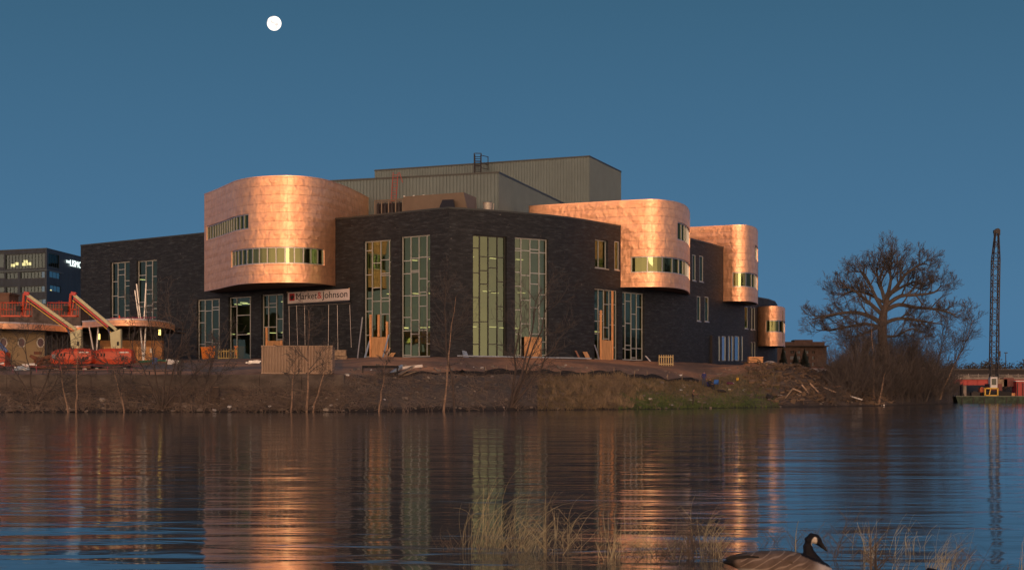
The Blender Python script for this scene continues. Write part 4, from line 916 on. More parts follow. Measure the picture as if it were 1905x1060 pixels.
# black open steel frame with scrap
b = at(706, 157.2); e = empty('steel_frame', b, 'black open steel frame lying on the dirt above the bank', 'frame'); x0, x1 = px2(675, 0, 157).x, px2(739, 0, 157).x; z1_ = px2(0, 681, 157).z; z0_ = px2(0, 699, 157).z
for a_, c_ in (((x0, 157, z1_), (x1, 157, z1_)), ((x0, 157, z0_ - .3), (x0, 157, z1_)), ((x1, 157, z0_ - .3), (x1, 157, z1_)), ((x0, 158.6, z1_ - .1), (x1, 158.6, z1_ - .1)), ((x0, 157, z1_), (x0, 158.6, z1_ - .1)), ((x1, 157, z1_), (x1, 158.6, z1_ - .1)), ((x0, 157, z0_), (x1, 157, z0_))):
    m = MB(); m.beam(a_, c_, .13); m.build('frame_bar', BLACK, e)
for k, (xa, ya, xb, yb, lab, mm) in enumerate([(741, 697, 768, 681, 'grey weathered plank propped on the pile', TAN), (748, 698, 772, 690, 'tan sheet lying on the plank pile', TAN), (668, 712, 686, 698, 'stub of a cut log leaning by the black frame', TAN), (728, 694, 748, 680, 'blue grey board crossing the black frame', BLUEB), (748, 684, 785, 680, 'bundle of pale metal studs on the dirt', GALV)]):
    a_, c_ = px2(xa, ya, 157.6 + k * .2), px2(xb, yb, 158.4 + k * .2); m = MB(); m.beam(a_, c_, .95 if k in (0, 1) else .3, .08 if k < 2 else .25); o = m.build('scrap_board', mm); tagp(o, lab, 'board', 'scrap heaped around the black frame')
# stump
b = at(400, 146.0); m = MB(); z = px2(0, 720, 146).z; m.tube([b - Vector((0, 0, .3)), Vector((b.x, b.y, z))], [.52, .46], 14); st = empty('tree_stump', b, 'freshly cut tree stump on the bank at left', 'stump'); m.build('trunk', BARK, st); m = MB(); m.tube([(b.x, b.y, z), (b.x, b.y, z + .03)], [.45, .43], 14); m.build('cut_face', mat('cut_wood', (.38, .24, .13), .8, var=.2, scale=5), st)
# orange tilt carts inside the ground windows
def cart(px, D, h, label, w=1.25):
    b = Vector(((px - CX) * D / F, D, 5.64)); e = empty('tilt_cart', b, label, 'cart', 'orange tilt carts behind the ground windows'); OR = mat('orange_plastic', (.75, .22, .02), .5)
    m = MB(); m.hexa([(b.x - w * .36, D - .4, b.z + .25), (b.x + w * .36, D - .4, b.z + .25), (b.x + w * .36, D + .4, b.z + .25), (b.x - w * .36, D + .4, b.z + .25), (b.x - w / 2, D - .6, b.z + h), (b.x + w / 2, D - .6, b.z + h), (b.x + w / 2, D + .6, b.z + h), (b.x - w / 2, D + .6, b.z + h)]); m.build('bin', OR, e)
    m = MB(); m.box((b.x, D, b.z + h + .04), (w + .12, 1.3, .1)); m.build('rim', OR, e)
    for s_ in (-.35, .35): m = MB(); m.cyl((b.x + s_ * w, D - .45, b.z + .16), (b.x + s_ * w, D - .35, b.z + .16), .15, 12); m.build('wheel', BLACK, e)
cart(384, 214.2, 2.0, 'tall orange cart behind the leftmost ground window'); cart(400, 213.4, 2.1, 'orange cart at the right pane of the leftmost ground window'); cart(447, 210.2, 2.0, 'orange cart behind the second ground window')
# ------------------------------------------------------------------ copper edged canopy pavilion at left
pv = empty('canopy_pavilion', (px2(180, 0, 186).x, 186, 4.6), 'low pavilion under a wavy copper edged canopy at left', 'pavilion')
def Q(px, D): return Vector(((px - CX) * D / F, D))
edge = catmull([Q(-60, 172), Q(0, 173), Q(45, 175), Q(95, 179), Q(135, 184), Q(165, 183), Q(200, 179), Q(240, 178), Q(280, 180), Q(305, 184), Q(322, 191), Q(325, 198)], 5)
ep = Path([(p.x, p.y) for p in edge]); n = len(ep.p); CUT = 20
def canopy(i0, i1, z0, z1, nm):
    sub = Path([tuple(q) for q in ep.p[i0:i1]]); m = MB(); wall_mesh(m, sub, z0, z1, [], .1); o = m.build(nm, COPPER, pv, smooth=True)
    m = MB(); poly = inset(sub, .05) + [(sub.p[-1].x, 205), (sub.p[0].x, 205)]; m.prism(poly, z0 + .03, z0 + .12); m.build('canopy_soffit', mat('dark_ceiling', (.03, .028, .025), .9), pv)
    m = MB(); m.prism(poly, z1 - .12, z1 - .05); m.build('canopy_roof', mat('roof_membrane', (.06, .06, .06), .9), pv); m = MB(); hbar(m, sub, 0, sub.s[-1], z1 + .08, .16, -.4, .05); m.build('canopy_flashing', mat('pale_flashing', (.55, .52, .52), .45, .5, var=.3, scale=1.5), pv)
zc = px2(0, 600, 180).z
canopy(0, 24, zc - .95, zc - .35, 'copper_fascia'); canopy(23, n, zc - .42, zc + .22, 'copper_fascia')
m = MB(); dr = Path([Q(-80, 176), Q(0, 178), Q(83, 181.5)])
def disc_open(): pass
wall_mesh(m, dr, 4.2, zc - .95, [], .2); m.build('curved_wall', mat('tan_stucco', (.30, .235, .14), .9, var=.12, scale=.8), pv)
for px in (6, 40, 75):
    u, y = dr.hit(px); c_ = dr.at(u, .06, dr.zat(px, 637)); m = MB(); tg_ = (dr.at(u + .3) - dr.at(u - .3)).normalized(); ring = []
    for i in range(20): a = i / 20 * 6.283; ring.append(c_ + tg_ * math.cos(a) * .42 + Vector((0, 0, math.sin(a) * .52)))
    m.tube(ring + [ring[0]], .06, 6); r_ = m.build('porthole_ring', WHITE, pv); m = MB(); m.face(ring[::-1]); m.build('porthole_glass', mat('maroon_glass', (.06, .012, .02), .15), r_)
# glazed drum behind
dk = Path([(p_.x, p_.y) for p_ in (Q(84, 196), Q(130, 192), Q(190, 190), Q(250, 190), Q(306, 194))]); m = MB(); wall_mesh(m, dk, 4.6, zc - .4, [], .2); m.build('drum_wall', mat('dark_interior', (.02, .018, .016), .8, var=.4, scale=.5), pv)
for k in range(16):
    m = MB(); u = dk.s[-1] * (k + .5) / 16; vbar(m, dk, u, 4.8, zc - .45, .09, .02, .12); m.build('curtain_mullion', mat('dull_aluminium', (.16, .17, .14), .5, .4), pv)
for xa, xb in ((166, 178), (183, 178), (261, 267), (271, 267)):
    a = px2(xa, 607, 183); b = px2(xb, 676, 183); m = MB(); m.tube([a, b], .11, 8); m.build('slanted_column', GALV, pv)
for px, py in ((184, 626), (297, 618)):
    q = px2(px, py, 185.5); m = MB(); m.tube([q + Vector((0, 0, -.32)), q + Vector((0, 0, .32))], [.13, .13], 10); m.build('site_lamp', LAMPG, pv)
m = MB(); a, b = px2(186, 678, 187.5), px2(301, 633, 187.5); m.box(((a.x + b.x) / 2, 188, (a.z + b.z) / 2), (b.x - a.x, .9, b.z - a.z)); pw = m.build('plywood_enclosure', mat('brown_plywood', (.27, .135, .055), .8, var=.3, scale=.7, bump=.01), pv)
for px in (200, 222, 262, 278): m = MB(); q = px2(px, 660, 187.4); m.box((q.x, 187.45, q.z - .2), (1.0, .06, 2.3)); m.build('sheet', WOOD, pw)
for px, py in ((269, 648), (281, 652)): m = MB(); q = px2(px, py, 187.35); m.box((q.x, 187.36, q.z), (.34, .02, .5)); m.build('paper_notice', WHITE, pw)
# things on the canopy roof
m = MB(); 
for k in range(9): q = px2(212 + k * 8.5, 590, 190); m.tube([(q.x, 190, zc + .2), (q.x, 190, zc + 1.1)], .04, 4)
m.tube([(px2(205, 0, 190).x, 190, zc + .95), (px2(290, 0, 190).x, 190, zc + 1.05)], .05, 4); o = m.build('rope_barrier', mat('pink_tape', (.30, .05, .09), .7)); tagp(o, 'pink taped post and rope barrier on the canopy roof', 'barrier')
pw_ = px2(222, 588, 188); m = MB(); m.tube([(pw_.x, 188, zc + .15), (pw_.x, 188, zc + 1.2)], [.16, .07], 8); o = m.build('orange_post_cone', mat('cone_orange', (.7, .08, .02), .6)); tagp(o, 'tall thin orange cone on the canopy roof', 'cone')
for k, (xa, ya, xb, yb) in enumerate([(251, 540, 259, 596), (254, 528, 262, 596), (272, 526, 268, 596)]):
    m = MB(); m.beam(px2(xa, ya, 192), px2(xb, yb, 192), .12); o = m.build('propped_pole', GALV); tagp(o, ['leftmost', 'middle', 'rightmost'][k] + ' of three pale poles propped on the canopy roof', 'pole', 'pale poles propped on the canopy roof')
# low brown blocks at far left
m = MB(); a = px2(-60, 615, 210); b = px2(17, 548, 210); m.box(((a.x + b.x) / 2, 212, (a.z + b.z) / 2), (b.x - a.x, 4, b.z - a.z)); m.box((b.x - 2.7, 212, b.z + .12), (b.x - a.x + .2, 4.2, .24)); o = m.build('brick_outbuilding', mat('dull_red_brick', (.12, .07, .05), .9, var=.2, scale=1)); tagp(o, 'low reddish brick block at the far left edge', 'building')
m = MB(); a = px2(18, 0, 206); b = px2(150, 0, 206); m.box(((a.x + b.x) / 2, 208, 10), (b.x - a.x, 4, 5.6)); m.box(((a.x + b.x) / 2, 206, 12.9), (b.x - a.x + .3, .3, .2)); o = m.build('low_annex', mat('mottled_grey_brown', (.075, .062, .058), .9, var=.6, scale=.8)); tagp(o, 'low mottled grey brown annex behind the lift baskets', 'building')
# dark hotel behind left
ht = empty('dark_office_block', px2(60, 672, 306), 'dark clad office block with lit sign rising behind at far left', 'building')
HB = mat('navy_cladding', (.022, .034, .048), .55, .2, var=.3, scale=.6, stretch=(3, 3, .3))
hp = Path([Q(-120, 312), Q(87, 300), Q(158, 322)]); m = MB(); zt_ = px2(0, 463, 300).z; zl = zt_ - 5.7
hops = []
def hop(x0, x1, y0, y1): a = hp.hit(x0)[0]; b = hp.hit(x1)[0]; xm = (x0 + x1) / 2; return (a, b, hp.zat(xm, y1), hp.zat(xm, y0))
specs = [(-100, 7, 472, 500, 8), (10, 84, 472, 500, 12), (90, 110, 472, 498, 5), (-60, 8, 508, 519, 5), (11, 33, 507, 519, 3), (38, 84, 505, 518, 7), (92, 112, 505, 518, 3), (-60, 8, 534, 545, 5), (11, 33, 533, 545, 3), (38, 84, 532, 544, 7), (93, 113, 531, 543, 3), (48, 86, 556, 566, 5), (-40, 30, 558, 566, 5)]
ho = [hop(*s[:4]) for s in specs]; wall_mesh(m, hp, 4, zt_, ho, .3); m.build('clad_wall', HB, ht)
m = MB(); poly = inset(hp, .2) + [(-60, 340), (-120, 340)]; m.prism(poly, zt_ - .6, zt_ - .4); m.build('roof', CAP, ht)
m = MB(); hbar(m, hp, 0, hp.s[-1], zt_ + .1, .2, -.3, .08); hb = m.build('roof_trim', CAP, ht)
m = MB(); hbar(m, hp, hp.hit(-100)[0], hp.hit(118)[0], hp.zat(60, 503), .25, -.1, .12); m.build('floor_band', mat('bluish_band', (.06, .09, .10), .6), ht)
HG = glass_mat('office_glass', (.12, .165, .165), (.5, .55, .55), .5)
for (u0, u1, z0, z1), s in zip(ho, specs):
    cols = [u0 + (u1 - u0) * i / s[4] for i in range(s[4] + 1)]; window(ht, hp, (u0, u1, z0, z1), cols, [[] for _ in range(s[4])], HG, mat('dark_mullion', (.04, .06, .06), .5), depth=.3, fw=.10)
m = MB(); wall_mesh(m, Path([hp.at(0, -5)[:2], hp.at(hp.s[1] * .97, -5)[:2]]), 5, zt_ - .8, [], .2); m.build('interior_wall', mat('office_interior', (.09, .11, .11), .9, var=.5, scale=.3), ht)
for px, py in ((28, 489), (43, 490), (53, 489), (97, 540), (20, 492), (46, 485)):
    h_ = hp.hit(px); q = hp.at(h_[0], -2.2, hp.zat(px, py)); m = MB(); m.box(q, (.75, .1, .55)); m.build('ceiling_lamp', LAMPI, ht)
u0 = hp.hit(119.5)[0]; q0 = hp.at(u0, .25, hp.zat(121, 495.5)); dv = (hp.p[2] - hp.p[1]).normalized(); rz_ = math.atan2(dv.y, dv.x)
SIGN = emat('sign_glow', (.85, 1, .95), 1.3)
uL0, uL1 = hp.hit(128.3)[0], hp.hit(149.8)[0]; q0 = hp.at(uL0, .25, hp.zat(140, 497)); text_part('LISMO', 'sign_letters', q0, 1.75, SIGN, ht, rz=rz_, wid=uL1 - uL0, bold=.0, ext=.05)
uT0, uT1 = hp.hit(121.5)[0], hp.hit(128.5)[0]; q0 = hp.at(uT0, .25, hp.zat(124, 489)); text_part('THE', 'sign_letters', q0, .7, SIGN, ht, rz=rz_, wid=uT1 - uT0, bold=.0, ext=.05)
# ------------------------------------------------------------------ boom lifts
def boom_lift(ox, tipx, D, label, basket_dx=0):
    """ox: px offset of the machine, tipx: px of the boom tip"""
    P = lambda x, y, d=0.: px2(x + ox, y, D) + Vector((0, d, 0)); b = P(137, 694); e = empty('boom_lift', (b.x, D, gz(137 + ox, D)), label, 'boom lift', 'orange boom lifts parked before the pavilion')
    # chassis
    m = MB(); c = P(137, 684); m.box((c.x, D, c.z), (3.0, 1.5, .5)); m.box((c.x, D, c.z + .3), (1.6, 1.4, .3)); m.build('chassis', DSTEEL, e)
    for s_ in (-1, 1):
        for t_ in (-1, 1):
            x = c.x + s_ * 1.45; y = D + t_ * .95; z = P(0, 686).z - .12; m = MB(); m.tube([(x, y - .22, z), (x, y - .17, z), (x, y + .17, z), (x, y + .22, z)], [.44, .52, .52, .44], 18); w = m.build('wheel', BLACK, e)
            m = MB(); m.tube([(x, y - .24, z), (x, y - .2, z)], [.22, .26], 12); m.build('wheel_hub', GALV, w)
    # turntable body: hood with rounded ends
    x0, x1 = P(98, 0).x, P(175, 0).x; zb = P(0, 677).z; zt = P(0, 648).z; m = MB(); prof = []
    for (t, h0, h1) in ((0, .15, .55), (.03, .05, .72), (.10, 0, .86), (.22, 0, .95), (.5, 0, 1.0), (.78, 0, 1.0), (.93, .02, .96), (.985, .08, .85), (1, .2, .7)): prof.append((x0 + (x1 - x0) * t, zb + (zt - zb) * h0, zb + (zt - zb) * h1))
    rings = []
    for (x, a, c_) in prof:
        i = len(m.v); k = min(1, .75 + .25 * min(1, (c_ - a) / (zt - zb)))
        m.v += [(x, D - .95 * k, a), (x, D - 1.05 * k, a + (c_ - a) * .3), (x, D - 1.0 * k, a + (c_ - a) * .8), (x, D - .8 * k, c_), (x, D + .8 * k, c_), (x, D + 1.05 * k, a + (c_ - a) * .5), (x, D + .95 * k, a)]; rings.append(i)
    for i, j in zip(rings, rings[1:]):
        for k in range(7): m.addf((i + k, j + k, j + (k + 1) % 7, i + (k + 1) % 7))
    m.addf([rings[0] + k for k in range(7)][::-1]); m.addf([rings[-1] + k for k in range(7)]); body = m.build('engine_hood', ORANGE, e, smooth=False)
    m = MB(); q = P(170, 655.5); m.box((q.x - .5, D - 1.07, q.z), (1.0, .03, .12)); m.build('white_stripe', WHITE, body)
    m = MB(); q = P(105, 663); m.box((q.x, D - .99, q.z), (.42, .04, .42)); m.build('control_panel', mat('panel_grey', (.3, .3, .32), .6), body)
    for k in range(3): m = MB(); q = P(113 + 6 * k, 660); m.box((q.x, D - 1.04, q.z), (.12, .04, .32)); m.build('vent_slot', BLACK, body)
    text_part('JLG', 'lettering', P(157, 669) + Vector((0, -1.10, 0)), .42, mat('letter_black', (.012, .012, .014), .7), e, bold=.02, shear=.3)
    # riser and boom
    m = MB(); m.hexa([P(134, 648, -.35), P(152, 648, -.35), P(152, 648, .35), P(134, 648, .35), P(132, 619, -.35), P(151.5, 612, -.35), P(151.5, 612, .35), P(132, 619, .35)]); rs = m.build('riser', CREAM, e)
    m = MB(); q = P(147, 639); m.box((q.x, D - .37, q.z), (.22, .05, .4)); m.build('access_hatch', BLACK, rs)
    dx = tipx - 47 - ox; A = P(141, 615); B = P(47 + dx, 548)
    perp = Vector((B.z - A.z, 0, -(B.x - A.x))).normalized(); perp = perp if perp.z > 0 else -perp
    m = MB(); m.beam(A + perp * .12, A.lerp(B, .97) + perp * .12, .30, .28); bm_ = m.build('boom', CREAM, e)
    m = MB(); m.beam(A.lerp(B, .14) - perp * .17 + Vector((0, -.17, 0)), A.lerp(B, .93) - perp * .12 + Vector((0, -.17, 0)), .12, .17); m.build('boom_red_band', mat('deep_red', (.42, .03, .03), .5), bm_)
    m = MB(); m.beam(A - perp * .30, A.lerp(B, .92) - perp * .30, .20, .08); m.build('cable_track', BLACK, e)
    m = MB(); m.beam(A - perp * .44, A.lerp(B, .93) - perp * .42, .07, .07); m.build('lower_link', mat('yellow_paint', (.62, .38, .03), .5), e)
    m = MB(); m.tube([P(136, 634), A.lerp(B, .16) - perp * .25], .10, 8); m.build('lift_cylinder', mat('dark_blue_cylinder', (.03, .04, .10), .4), e)
    m = MB(); m.beam(B + perp * .3 + (A - B).normalized() * .3, B + (B - A).normalized() * .15 + perp * .05, .42, .36); m.build('boom_head', mat('deep_red', (.42, .03, .03), .5), e)
    J = P(41 + dx, 586); m = MB(); m.beam(B + Vector((-.1, -.1, .1)), J, .16, .2); m.build('jib', ORANGE, e); m = MB(); m.beam(B + Vector((.25, .12, 0)), J + Vector((.25, .12, 0)), .10, .12); m.build('jib_link', ORANGE, e)
    # basket
    x0, x1 = P(4 + dx, 0).x, P(57 + dx, 0).x; z0 = P(0, 588).z; z1 = P(0, 563).z; y0 = D - .45; y1 = D + .45; bk = MB(); bk.box(((x0 + x1) / 2, D, z0), (x1 - x0, .9, .16)); k_ = bk.build('basket_floor', ORANGE, e)
    m = MB()
    for z in (z1, (z0 + z1) / 2): m.tube([(x0, y0, z), (x1, y0, z), (x1, y1, z), (x0, y1, z), (x0, y0, z)], .03, 5)
    for i in range(6):
        for y in (y0, y1): x = x0 + (x1 - x0) * i / 5; m.tube([(x, y, z0), (x, y, z1 + (.22 if i in (2,) else 0))], .028, 5)
    m.build('basket_rails', ORANGE, k_)
    m = MB(); m.box((x0 + (x1 - x0) * .62, y0 + .15, z0 + .75), (.5, .4, .6)); m.build('control_box', BLACK, k_)
boom_lift(0, 47, 165, 'left orange boom lift with cream boom raised to the left')
boom_lift(74, 134, 166.5, 'right orange boom lift with cream boom raised to the left')
# truck nose at the far left edge
D = 164; b = px2(2, 690, D); e = empty('small_crane_truck', (b.x - 1.2, D, gz(0, D)), 'orange and blue machine cut off by the left edge of the picture', 'machine')
m = MB(); q = px2(0, 668, D); m.box((q.x - 1.3, D, q.z), (4.2, 1.8, 1.4)); m.box((q.x - 1.3, D, q.z + .75), (3.8, 1.6, .2)); m.build('body', ORANGE, e)
m = MB(); q = px2(8, 676, D); m.box((q.x - .4, D - .93, q.z), (1.3, .04, .2)); m.build('white_stripe', WHITE, e)
m = MB(); m.beam(px2(-40, 600, D), px2(13, 655, D), .4, .35); m.build('blue_arm', mat('blue_paint', (.03, .10, .30), .5), e)
for x in (-.2, -2.6): m = MB(); q = px2(10, 688, D); m.tube([(q.x + x, D - 1, q.z), (q.x + x, D - .6, q.z)], .5, 16); m.build('wheel', BLACK, e)
# rusty machinery and site stuff
RUST = mat('rusty_steel', (.13, .055, .03), .85, var=.5, scale=2)
D = 168; b = px2(80, 692, D); e = empty('rusty_trailer', (b.x, D, gz(80, D)), 'rusty flat trailer loaded with scrap left of the orange lifts', 'trailer'); m = MB(); q = px2(80, 683, D); m.box((q.x, D, q.z), (3.0, 1.6, .35)); m.build('deck', RUST, e)
rng = random.Random(2)
for k in range(14): m = MB(); a = px2(rng.uniform(60, 104), rng.uniform(656, 676), D); d = Vector((rng.uniform(-.8, .8), rng.uniform(-.3, .3), rng.uniform(-.3, .3))); m.beam(a - d, a + d, rng.uniform(.12, .45), rng.uniform(.1, .4)); m.build('scrap_piece', RUST, e)
for x in (-.9, .9): m = MB(); m.tube([(q.x + x, D - .9, q.z - .35), (q.x + x, D - .6, q.z - .35)], .38, 14); m.build('wheel', BLACK, e)
for k, (px, py, w, h, mm, lab) in enumerate([(48, 680, 1.6, .7, WHITE, 'white bags heaped left of the rusty trailer'), (40, 688, 1.9, .35, BLUEB, 'pale blue bundle lying low at the left end of the site'), (130, 690, 3.6, .28, RUST, 'rusty pipes lying before the left lift'), (288, 678, .5, .5, mat('blue_paint', (.03, .10, .30), .5), 'small blue drum right of the plywood enclosure'), (320, 689, 1.0, .4, WHITE, 'pile of white rubble at the right of the pavilion'), (470, 668, 1.6, .35, GALV, 'grey plastic sheeting heap left of the container')]):
    D = 163 if k < 3 else 176; q = px2(px, py, D); z = gz(px, D); m = MB(); n = 12 if k in (0, 4, 5) else 4
    for j in range(n):
        c_ = Vector((q.x + rng.uniform(-w / 2, w / 2), D + rng.uniform(-.3, .3), z + rng.uniform(.05, h)))
        if k == 3: m.tube([(q.x, D, z), (q.x, D, z + .75)], .28, 14); break
        m.beam(c_ - Vector((rng.uniform(.1, w / 3), 0, rng.uniform(-.1, .1))), c_ + Vector((rng.uniform(.1, w / 3), .1, 0)), .18, rng.uniform(.1, .3))
    o = m.build(['bag_heap', 'sheet_bundle', 'pipe_bundle', 'drum', 'rubble_pile', 'sheeting_heap'][k], mm); tagp(o, lab, ['bags', 'bundle', 'pipes', 'drum', 'rubble', 'sheeting'][k])
m = MB(); gp = px2(300, 677, 180); m.tube([(gp.x - 2.5, 180, gz(300, 180) + .15), (gp.x, 179.5, gz(300, 180) + .3), (gp.x + 2.3, 179, gz(300, 180) + .12)], .13, 6); o = m.build('green_hose', mat('green_hose', (.04, .16, .09), .6)); tagp(o, 'green hose lying at the right of the plywood enclosure', 'hose')
m = MB()
for k in range(26):
    px = -20 + k * 11; a, b = px2(px, 681 + 1.5 * math.sin(k), 157), px2(px + 11, 681 + 1.5 * math.sin(k + 1), 157); m.beam(a, b, .05, .03)
    if k % 4 == 0: m.tube([(a.x, 157, gz(px, 157) - .1), (a.x, 157, a.z + .05)], .035, 5)
o = m.build('tape_fence', mat('pink_tape', (.30, .05, .09), .7)); tagp(o, 'pink tape strung on thin posts along the wall at left', 'fence')
m = MB()
for k in range(22):
    px = 80 + k * 11; a, b = px2(px, 690, 151), px2(px + 11, 690, 151); m.beam(a, b, .06, .06)
    if k % 3 == 0: m.tube([(a.x, 151, 3.3), (a.x, 151, a.z)], .05, 5)
o = m.build('cable_rail', DSTEEL); tagp(o, 'dark rail on short posts on top of the retaining wall', 'railing')

# ------------------------------------------------------------------ right background: barge, crane, bridges, buildings
D = 253; q = px2(1845, 745, D); bg = empty('barge', (px2(1850, 0, D).x, D, 0), 'low green work barge moored across the river at right', 'barge')
GRN = mat('green_hull_paint', (.030, .052, .032), .8, var=.6, scale=2)
x0, x1 = px2(1778, 0, D).x, px2(1960, 0, D).x; m = MB(); m.hexa([(x0 + .5, D, -.4), (x1 - .5, D, -.4), (x1 - .5, D + 8, -.4), (x0 + .5, D + 8, -.4), (x0, D - .1, .95), (x1, D - .1, .95), (x1, D + 8, .95), (x0, D + 8, .95)]); m.build('hull', GRN, bg)
m = MB(); m.box(((x0 + x1) / 2, D - .12, 1.0), (x1 - x0, .12, .12)); m.build('rubbing_strake', mat('worn_edge', (.12, .14, .11), .7), bg)
for k in range(9): m = MB(); x = x0 + 1 + k * 1.75; m.box((x, D - .1, .45), (.12, .12, .8)); m.build('fender_post', DSTEEL, bg)
ck = empty('crawler_crane', px2(1848, 738, D + 3), 'crawler crane with tall black lattice boom standing on the barge', 'crane'); Dc = D + 3
m = MB(); base = [px2(1841.8, 712, Dc), px2(1854.5, 712, Dc)]; mid = [px2(1846, 486, Dc), px2(1858.5, 486, Dc)]; top = [px2(1851.3, 434, Dc), px2(1857.2, 434, Dc)]
def sect(A, B, n, w0, w1, m):
    for k in range(n):
        t0, t1 = k / n, (k + 1) / n; c = []
        for t in (t0, t1):
            l = A[0].lerp(B[0], t); r = A[1].lerp(B[1], t); w = w0 + (w1 - w0) * t; c.append([l + Vector((0, -w / 2, 0)), r + Vector((0, -w / 2, 0)), r + Vector((0, w / 2, 0)), l + Vector((0, w / 2, 0))])
        for i in range(4):
            m.beam(c[0][i], c[1][i], .15); j = (i + 1) % 4
            m.beam(c[0][i] if k % 2 else c[0][j], c[1][j] if k % 2 else c[1][i], .075)
            if k % 3 == 0: m.beam(c[0][i], c[0][j], .07)
sect(base, mid, 22, 1.1, 1.1, m); sect(mid, top, 5, 1.1, .5, m); m.build('lattice_boom', DSTEEL, ck)
m = MB(); t_ = px2(1854, 431, Dc); m.box(t_, (.95, .6, .5)); m.tube([t_ + Vector((.1, -.35, .1)), t_ + Vector((.1, .35, .1))], .42, 14); m.box(t_ + Vector((-.35, 0, -.35)), (.2, .3, .5)); m.box(t_ + Vector((.45, 0, -.3)), (.2, .3, .5)); m.build('boom_head', DSTEEL, ck)
for xo in (1857, 1860.5): m = MB(); m.tube([px2(1857, 432, Dc), px2(xo, 702, Dc - 1)], .035, 4); m.build('hoist_cable', DSTEEL, ck)
m = MB(); a = px2(1859, 658, Dc); m.box(a, (.35, .3, .9)); m.tube([a + Vector((0, 0, -.5)), a + Vector((.1, 0, -.9)), a + Vector((-.15, 0, -1))], .07, 5); m.build('hook_block', DSTEEL, ck)
m = MB(); a = px2(1847, 711, Dc - 1.2); m.box(a, (1.1, 1.2, 1.7)); cb = m.build('cab', WHITE, ck); m = MB(); m.box(a + Vector((0, -.61, .1)), (.75, .04, 1.0)); m.build('cab_window', mat('cab_glass', (.05, .07, .06), .1), cb)
m = MB(); a = px2(1848, 720, Dc); m.box(a, (2.0, 2.6, 1.1)); m.box(a + Vector((2.2, .2, .8)), (1.6, 2.2, 1.4)); m.build('machinery_house', mat('maroon_house', (.13, .03, .025), .6), ck)
m = MB(); a = px2(1862, 712, Dc); m.box(a, (1.5, 1.8, 1.2)); m.build('counterweight', TAN, ck)
for y in (-1.7, 1.7): m = MB(); a = px2(1848, 733, Dc); m.box((a.x, Dc + y, a.z), (4.6, .7, .7)); m.build('crawler_track', BLACK, ck)
m = MB(); a, b = px2(1832.5, 737, Dc - 2.3), px2(1856, 722, Dc - 2.3)
for z in (a.z + .12, b.z): m.beam((a.x, Dc - 2.3, z), (b.x, Dc - 2.3, z), .2)
for x in (a.x, b.x): m.beam((x, Dc - 2.3, a.z), (x, Dc - 2.3, b.z + .1), .2)
m.beam((a.x + .6, Dc - 2.3, a.z), (a.x + .9, Dc - 2.3, b.z), .14); o = m.build('yellow_frame', YEL); tagp(o, 'yellow rectangular steel frame standing on the barge before the crane', 'frame')
cbn = empty('deck_cabin', px2(1899, 738, D + 2), 'red steel cabin on the right end of the barge', 'cabin'); m = MB(); a = px2(1900, 724, D + 2); m.box(a, (2.3, 2.2, 2.5)); m.build('cabin_wall', REDP, cbn); m = MB(); m.box(a + Vector((0, 0, 1.33)), (2.5, 2.4, .14)); m.build('cabin_roof', WHITE, cbn)
for px in (1893, 1903): m = MB(); q = px2(px, 725, D + .8); m.box(q, (.12, .1, 2.2)); m.build('door_rib', DSTEEL, cbn)
for k, (px, py, w, h, mm, lab) in enumerate([(1876, 736, 2.1, .55, STUD, 'low wooden crate on the barge right of the crane'), (1815, 736, 1.6, .7, DSTEEL, 'dark winch gear on the barge left of the crane'), (1825, 730, .6, 1.4, mat('orange_gear', (.45, .10, .03), .6), 'orange tank on the barge just left of the crane'), (1789, 732, .3, 1.8, BLACK, 'black bollard post near the left end of the barge')]):
    q = px2(px, py, D + 2); m = MB(); m.box((q.x, D + 2, .95 + h / 2), (w, 1, h)); m.box((q.x, D + 1.5, .95 + h * .8), (w * 1.05, .1, .12)); m.box((q.x - w * .2, D + 1.6, .95 + h * 1.05), (w * .4, .6, .14)); o = m.build(['wooden_crate', 'winch', 'tank', 'bollard_post'][k], mm); tagp(o, lab, ['crate', 'winch', 'tank', 'post'][k])
# bridges
D = 322; br = empty('girder_bridge', (px2(1880, 0, D).x, D, 0), 'low river bridge with red steel girders and concrete deck', 'bridge')
x0, x1 = px2(1690, 0, D).x, px2(2500, 0, D).x
def zy(y, D): return EYE + (HY - y) * D / F
m = MB(); m.box(((x0 + x1) / 2, D + 4, (zy(716, D) + zy(705.5, D)) / 2), (x1 - x0, 8, zy(705.5, D) - zy(716, D))); gd = m.build('girder', REDP, br)
for k in range(44): m = MB(); x = x0 + 2 * k; m.box((x, D - .06, (zy(716, D) + zy(705.5, D)) / 2), (.1, .12, 1.0)); m.build('stiffener', REDP, gd)
m = MB(); m.box(((x0 + x1) / 2, D + 4, (zy(705.3, D) + zy(701, D)) / 2), (x1 - x0, 9, zy(701, D) - zy(705.3, D))); m.build('deck', CONC, br)
m = MB()
for z in (zy(697, D), zy(699, D)): m.box(((x0 + x1) / 2, D - .3, z), (x1 - x0, .08, .08))
for k in range(45): m.box((x0 + 2 * k, D - .3, zy(699, D)), (.09, .09, .9))
m.build('railing', mat('pale_rail', (.30, .27, .24), .7), br)
for px in (1763, 1790, 1960, 2200): m = MB(); x = px2(px, 0, D).x; m.box((x, D + 4, 1.0), (2.0 if px < 1800 else 1.6, 7, zy(716, D) * 2 - 2)); m.build('pier', CONC, br)
D = 372; b2_ = empty('dark_bridge', (px2(1850, 0, D).x, D, 0), 'flat dark road bridge behind the red girder bridge', 'bridge'); x0, x1 = px2(1720, 0, D).x, px2(2600, 0, D).x
m = MB(); m.box(((x0 + x1) / 2, D + 5, (zy(697, D) + zy(688, D)) / 2), (x1 - x0, 10, zy(688, D) - zy(697, D))); m.build('deck', mat('dark_weathered_steel', (.022, .02, .022), .8), b2_)
